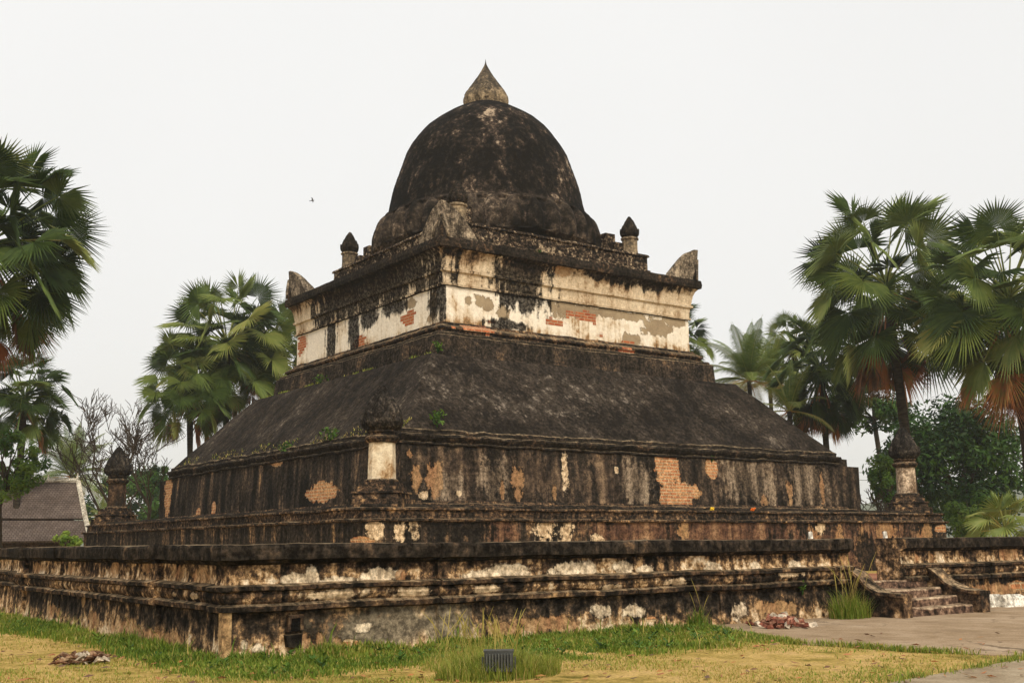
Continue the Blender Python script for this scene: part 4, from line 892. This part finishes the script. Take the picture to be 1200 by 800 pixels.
m.box((0, 0, .0), (.43, .06, .03)); m.build('bracket', M_lampmetal, F)

def chunk(m, c, d, rng, mi=0):
    M = Matrix.Rotation(rng.uniform(0, 6.28), 3, 'Z') @ Matrix.Rotation(rng.uniform(-.6, .6), 3, 'X') @ Matrix.Rotation(rng.uniform(-.5, .5), 3, 'Y'); m.box(c, d, M, mi, rng.uniform(.6, .95))
rng = random.Random(9)
M_brickr = plaster('rubble_brick', [(.3, (.11, .04, .028)), (.5, (.21, .075, .05)), (.75, (.33, .16, .11))], obj=True, w=(.1, .5, .5), blotch=3)
M_pl = plaster('rubble_plaster', [(.3, (.35, .27, .18)), (.6, (.60, .52, .42))], obj=True, w=(.1, .5, .5), blotch=3)
m = MB()
for i in range(75):
    f = rng.gauss(0, .42); f = max(-1, min(1, f)); p = gnd(916 + f * 36, 735.5 + rng.uniform(-3.5, 1.5)); hgt = .16 * (1 - abs(f)) + .02
    chunk(m, (p[0], p[1], .03 + rng.uniform(0, hgt)), (rng.uniform(.08, .26), rng.uniform(.07, .14), rng.uniform(.05, .11)), rng, 0 if rng.random() < .72 else 1)
tag(m.build('rubble_heap', [M_brickr, M_pl]), 'low heap of red brick rubble and pale plaster at the wall foot', 'rubble')
M_husk = plaster('dry_leaf', [(.3, (.05, .025, .015)), (.5, (.14, .07, .04)), (.7, (.34, .24, .15))], obj=True, w=(.2, .5, .5), blotch=3)
m = MB(); m2 = MB(); p0 = Vector((*gnd(97, 776), 0)); rt = Vector((CR.x, CR.y, 0)).normalized()
for i in range(46):
    s = rng.gauss(0, .15); c = p0 + rt * s + Vector((rng.uniform(-.14, .14), rng.uniform(-.14, .14), rng.uniform(.0, .09))); a = rng.uniform(-.5, .5); d = (rt * math.cos(a) + Vector((-rt.y, rt.x, 0)) * math.sin(a)); L = rng.uniform(.06, .2)
    q = [c - d * L + Vector((0, 0, -.02)), c + Vector((0, 0, rng.uniform(.02, .08))), c + d * L * .9 + Vector((0, 0, rng.uniform(-.03, .05)))]; (m if rng.random() < .78 else m2).tube(q, [.012, rng.uniform(.02, .05), .008], 5)
b0 = len(m.v); m.v += m2.v; m.t += m2.t; m.f += [tuple(k + b0 for k in f) for f in m2.f]; m.m += [1] * len(m2.f)
tag(m.build('debris_heap', [M_husk, M_pl]), 'small heap of dry brown palm debris lying on the bare ground', 'debris')

M_kerb = plaster('whitewashed_stone', [(.25, (.35, .31, .24)), (.4, (.60, .56, .48)), (.6, (.76, .73, .66))], obj=True, w=(.2, .4, .5), blotch=2)
for (a, b_, lab) in ((1155, 1171, 'short whitewashed kerb stone next to the bright grass clump'), (1172, 1197, 'longer whitewashed kerb stone at the foot of the wall')):
    A_ = Vector(gnd(a, 711)); B_ = Vector(gnd(b_, 710)); cx = (A_ + B_) / 2; L = (B_ - A_).length
    m = MB(); n = 6; vs = []
    for i in range(n + 1):
        x = -L / 2 + L * i / n; sl = .85 if i in (0, n) else 1
        vs += [(x, -.16, -.1), (x, -.15 * sl, .20 * sl), (x, -.09, .27 * sl), (x, .09, .27 * sl), (x, .16, .2 * sl), (x, .16, -.1)]
    fs = [(i * 6 + j, (i + 1) * 6 + j, (i + 1) * 6 + j + 1, i * 6 + j + 1) for i in range(n) for j in range(5)] + [tuple(range(6)), tuple(n * 6 + j for j in range(6))[::-1]]
    m.add(vs, fs); o = roughen(m.build('kerb_stone', M_kerb), .03, 4, .01, 12); o.location = (cx.x, cx.y, 0.03); o.rotation_euler.z = math.atan2((B_ - A_).y, (B_ - A_).x); tag(o, lab, 'kerb stone', 'whitewashed kerb stones')

def candle(px, lab):
    p = at(px, 631, 1, YO + .1); m = MB(); m.lathe([(.050, 0), (.053, .02), (.047, .12), (.044, .15), (.03, .152)], 14); m.tube([(0, 0, .15), (.005, 0, .175)], .005, 4)
    o = m.build('candle_stub', M_kerb, smooth=False); o.location = (p.x, p.y, 1.69); tag(o, lab, 'candle', 'pale candle stubs on the wall')
candle(950, 'pale candle stub on the wall top just before the gap of the steps')
candle(1037.5, 'pale candle stub on the wall end directly beyond the steps')

# weeds rooted in the masonry
def weed(px, py, ax, val, h, lab, seed, tone=.6, n=60, wide=1.0):
    rng = random.Random(seed); p = at(px, py, ax, val); m = MB()
    for i in range(7):
        v = Vector((rng.uniform(-.5, .5) * wide, rng.uniform(-.5, .5) * wide, rng.uniform(.5, 1))) * h; m.tone = .3; m.tube([(0, 0, -.12), v * .5 + Vector((0, 0, .05)), v], [.015, .01, .004], 4)
    for i in range(n):
        q = Vector((rng.gauss(0, .2) * wide, rng.gauss(0, .2) * wide, rng.uniform(.05, .9))) * h; nn = Vector((rng.uniform(-1, 1), rng.uniform(-1, 1), rng.uniform(.2, 1))).normalized(); a = nn.orthogonal().normalized(); a.rotate(Matrix.Rotation(rng.uniform(0, 6.28), 3, nn)); b = nn.cross(a); s = .13 * rng.uniform(.6, 1.3) * h ** .4
        m.tone = tone + rng.uniform(-.2, .2); m.add([q - a * s, q + b * s * .5, q + a * s, q - b * s * .5], [(0, 1, 2, 3)])
    o = m.build('weed_plant', M_green, tone=True); o.location = p; tag(o, lab, 'plant', 'weeds rooted in the stupa')
weed(512, 498, 1, -15.15, .75, 'bright green weed on the eave right of the whitewashed pillar', 51)
weed(513, 411, 1, -10.3, .55, 'green weed at the foot of the pale upper storey corner', 52)
weed(388, 516, 0, -15.15, .7, 'spreading pale green weed on the eave left of the whitewashed pillar', 53, .55, 90, 1.8)
weed(335, 529, 0, -15.15, .6, 'small dull weed on the eave above the brick patch', 54, .5, 60, 1.4)
weed(375, 448, 0, -11.2, .5, 'sparse weed on the upper edge of the dark roof slope', 55, .5, 50, 2)
weed(834, 540, 1, -15.25, .35, 'tiny weed sprouting over the small brick patch', 56, .5, 30)
weed(632, 300, 1, -9.5, .4, 'tiny weed hanging in the black stain of the cornice', 57, .4, 30)
weed(940, 690, 1, YO - .1, .16, 'tiny green weed on the wall ledge left of the rubble', 58, .6, 30)
# dry fringe growing along the eaves
rng = random.Random(61); m = MB()
for i in range(1300):
    t = rng.random() ** 1.3; y = -15 + 29 * t; d = noise.noise(Vector((y * .55, 3, 0)))
    if d + rng.uniform(-.3, .3) < .0: continue
    x = -15.08 + rng.uniform(-.05, .5); blade(m, x, y, 6.80 + max(0, (x + 15.08)) * 1.05, rng.uniform(.05, .2), .66 + rng.uniform(-.25, .3), rng, 1.2, .022)
for i in range(1100):
    y = rng.uniform(-10.8, 10.5); d = noise.noise(Vector((y * .8, 9, 0)))
    if d < .05: continue
    blade(m, -11.05 + rng.uniform(-.1, .25), y, 11.2, rng.uniform(.05, .2), .58 + rng.uniform(-.2, .2), rng, 1.2, .022)
tag(m.build('eave_fringe', M_grass, tone=True), 'fringe of dry grass and moss along the dark roof edge', 'grass', None, 'stuff')
# flower offerings on the terrace ledge
def flowers(px, py, lab, col, seed):
    N = NT('flower_' + str(seed)); mt = N.done(N.ramp(N.noise(N.pos(True), 20, 3), [(.4, col), (.6, tuple(min(1, c * 1.5) for c in col))]))
    rng = random.Random(seed); p = at(px, py, 1, -19.3); m = MB()
    for i in range(7): m.lathe([(.01, 0), (.05, .02), (.06, .05), (.04, .08), (.01, .09)], 10, (rng.uniform(-.14, .14), rng.uniform(-.06, .06), rng.uniform(0, .1)), lambda r, z, th: r * (1 + .15 * math.sin(6 * th)))
    o = m.build('flower_offering', mt, smooth=True); o.location = (p.x, -19.25, 3.15); tag(o, lab, 'flowers', 'flower offerings on the terrace')
flowers(884, 602, 'small orange flower offering on the terrace ledge', (.55, .12, .015), 71)
flowers(836, 602, 'small yellow flower offering on the terrace ledge', (.55, .36, .03), 73)

# bird
p = spot(366, 235, 60); m = MB()
m.lathe([(.005, -.22), (.03, -.18), (.06, -.05), (.065, .05), (.045, .12), (.04, .16), (.02, .20), (.004, .24)], 12)
for sg in (-1, 1):
    q = [(sg * .04, 0, -.04), (sg * .04, 0, .09), (sg * .24, .12, .10), (sg * .24, .12, -.02), (sg * .46, .06, -.06)]
    m.add(q + [(a, b - .012, c_) for a, b, c_ in q], [(0, 1, 2, 3), (3, 2, 4), (8, 7, 6, 5), (9, 7, 8), (0, 3, 8, 5), (1, 6, 7, 2), (2, 7, 9, 4), (3, 4, 9, 8)])
m.add([(-.05, 0, -.34), (.05, 0, -.34), (.02, .01, -.16), (-.02, .01, -.16), (-.05, -.012, -.34), (.05, -.012, -.34), (.02, -.01, -.16), (-.02, -.01, -.16)], [(0, 1, 2, 3), (7, 6, 5, 4), (0, 4, 5, 1), (1, 5, 6, 2), (2, 6, 7, 3), (3, 7, 4, 0)])
for i_, v_ in enumerate(m.v): m.v[i_] = tuple(.5 * q_ for q_ in v_)
o = m.build('bird', metal('feathers', (.06, .055, .05), .9), smooth=False); o.location = p; o.rotation_euler = (math.radians(80), math.radians(25), math.radians(50)); tag(o, 'small dark bird flying in the pale sky', 'bird')
# sagging wires far behind
for k, (y0, y1, lab) in enumerate(((548, 540, 'thin upper power cable sagging far behind the bare bush'), (556, 551, 'thin lower power cable sagging far behind the bare bush'))):
    a = spot(960, y0 + 2, 150); b = spot(1150, y1 - 6, 150); m = MB(); m.tube([a.lerp(b, i / 16) - Vector((0, 0, 1.1 * math.sin(PI * i / 16))) for i in range(17)], .03, 5); tag(m.build('power_cable', M_lampmetal), lab, 'cable', 'power cables')

# ------------------------------------------------------------------ hazy air
m = MB(); m.box((500, 500, 69), (3400, 3400, 146)); hz_ = m.build('haze', None); hz_['kind'] = 'stuff'; tag(hz_, 'pale haze hanging in the air between the temple and the hills', 'haze', None, 'stuff')
hm = bpy.data.materials.new('haze'); hm.use_nodes = True; hm.node_tree.nodes.clear(); ho = hm.node_tree.nodes.new('ShaderNodeOutputMaterial'); hv = hm.node_tree.nodes.new('ShaderNodeVolumePrincipled')
hv.inputs['Color'].default_value = (.80, .86, .90, 1); hv.inputs['Density'].default_value = .0003; hv.inputs['Anisotropy'].default_value = .3; hm.node_tree.links.new(hv.outputs[0], ho.inputs['Volume'])
hz_.data.materials.clear(); hz_.data.materials.append(hm); S.cycles.volume_bounces = 1
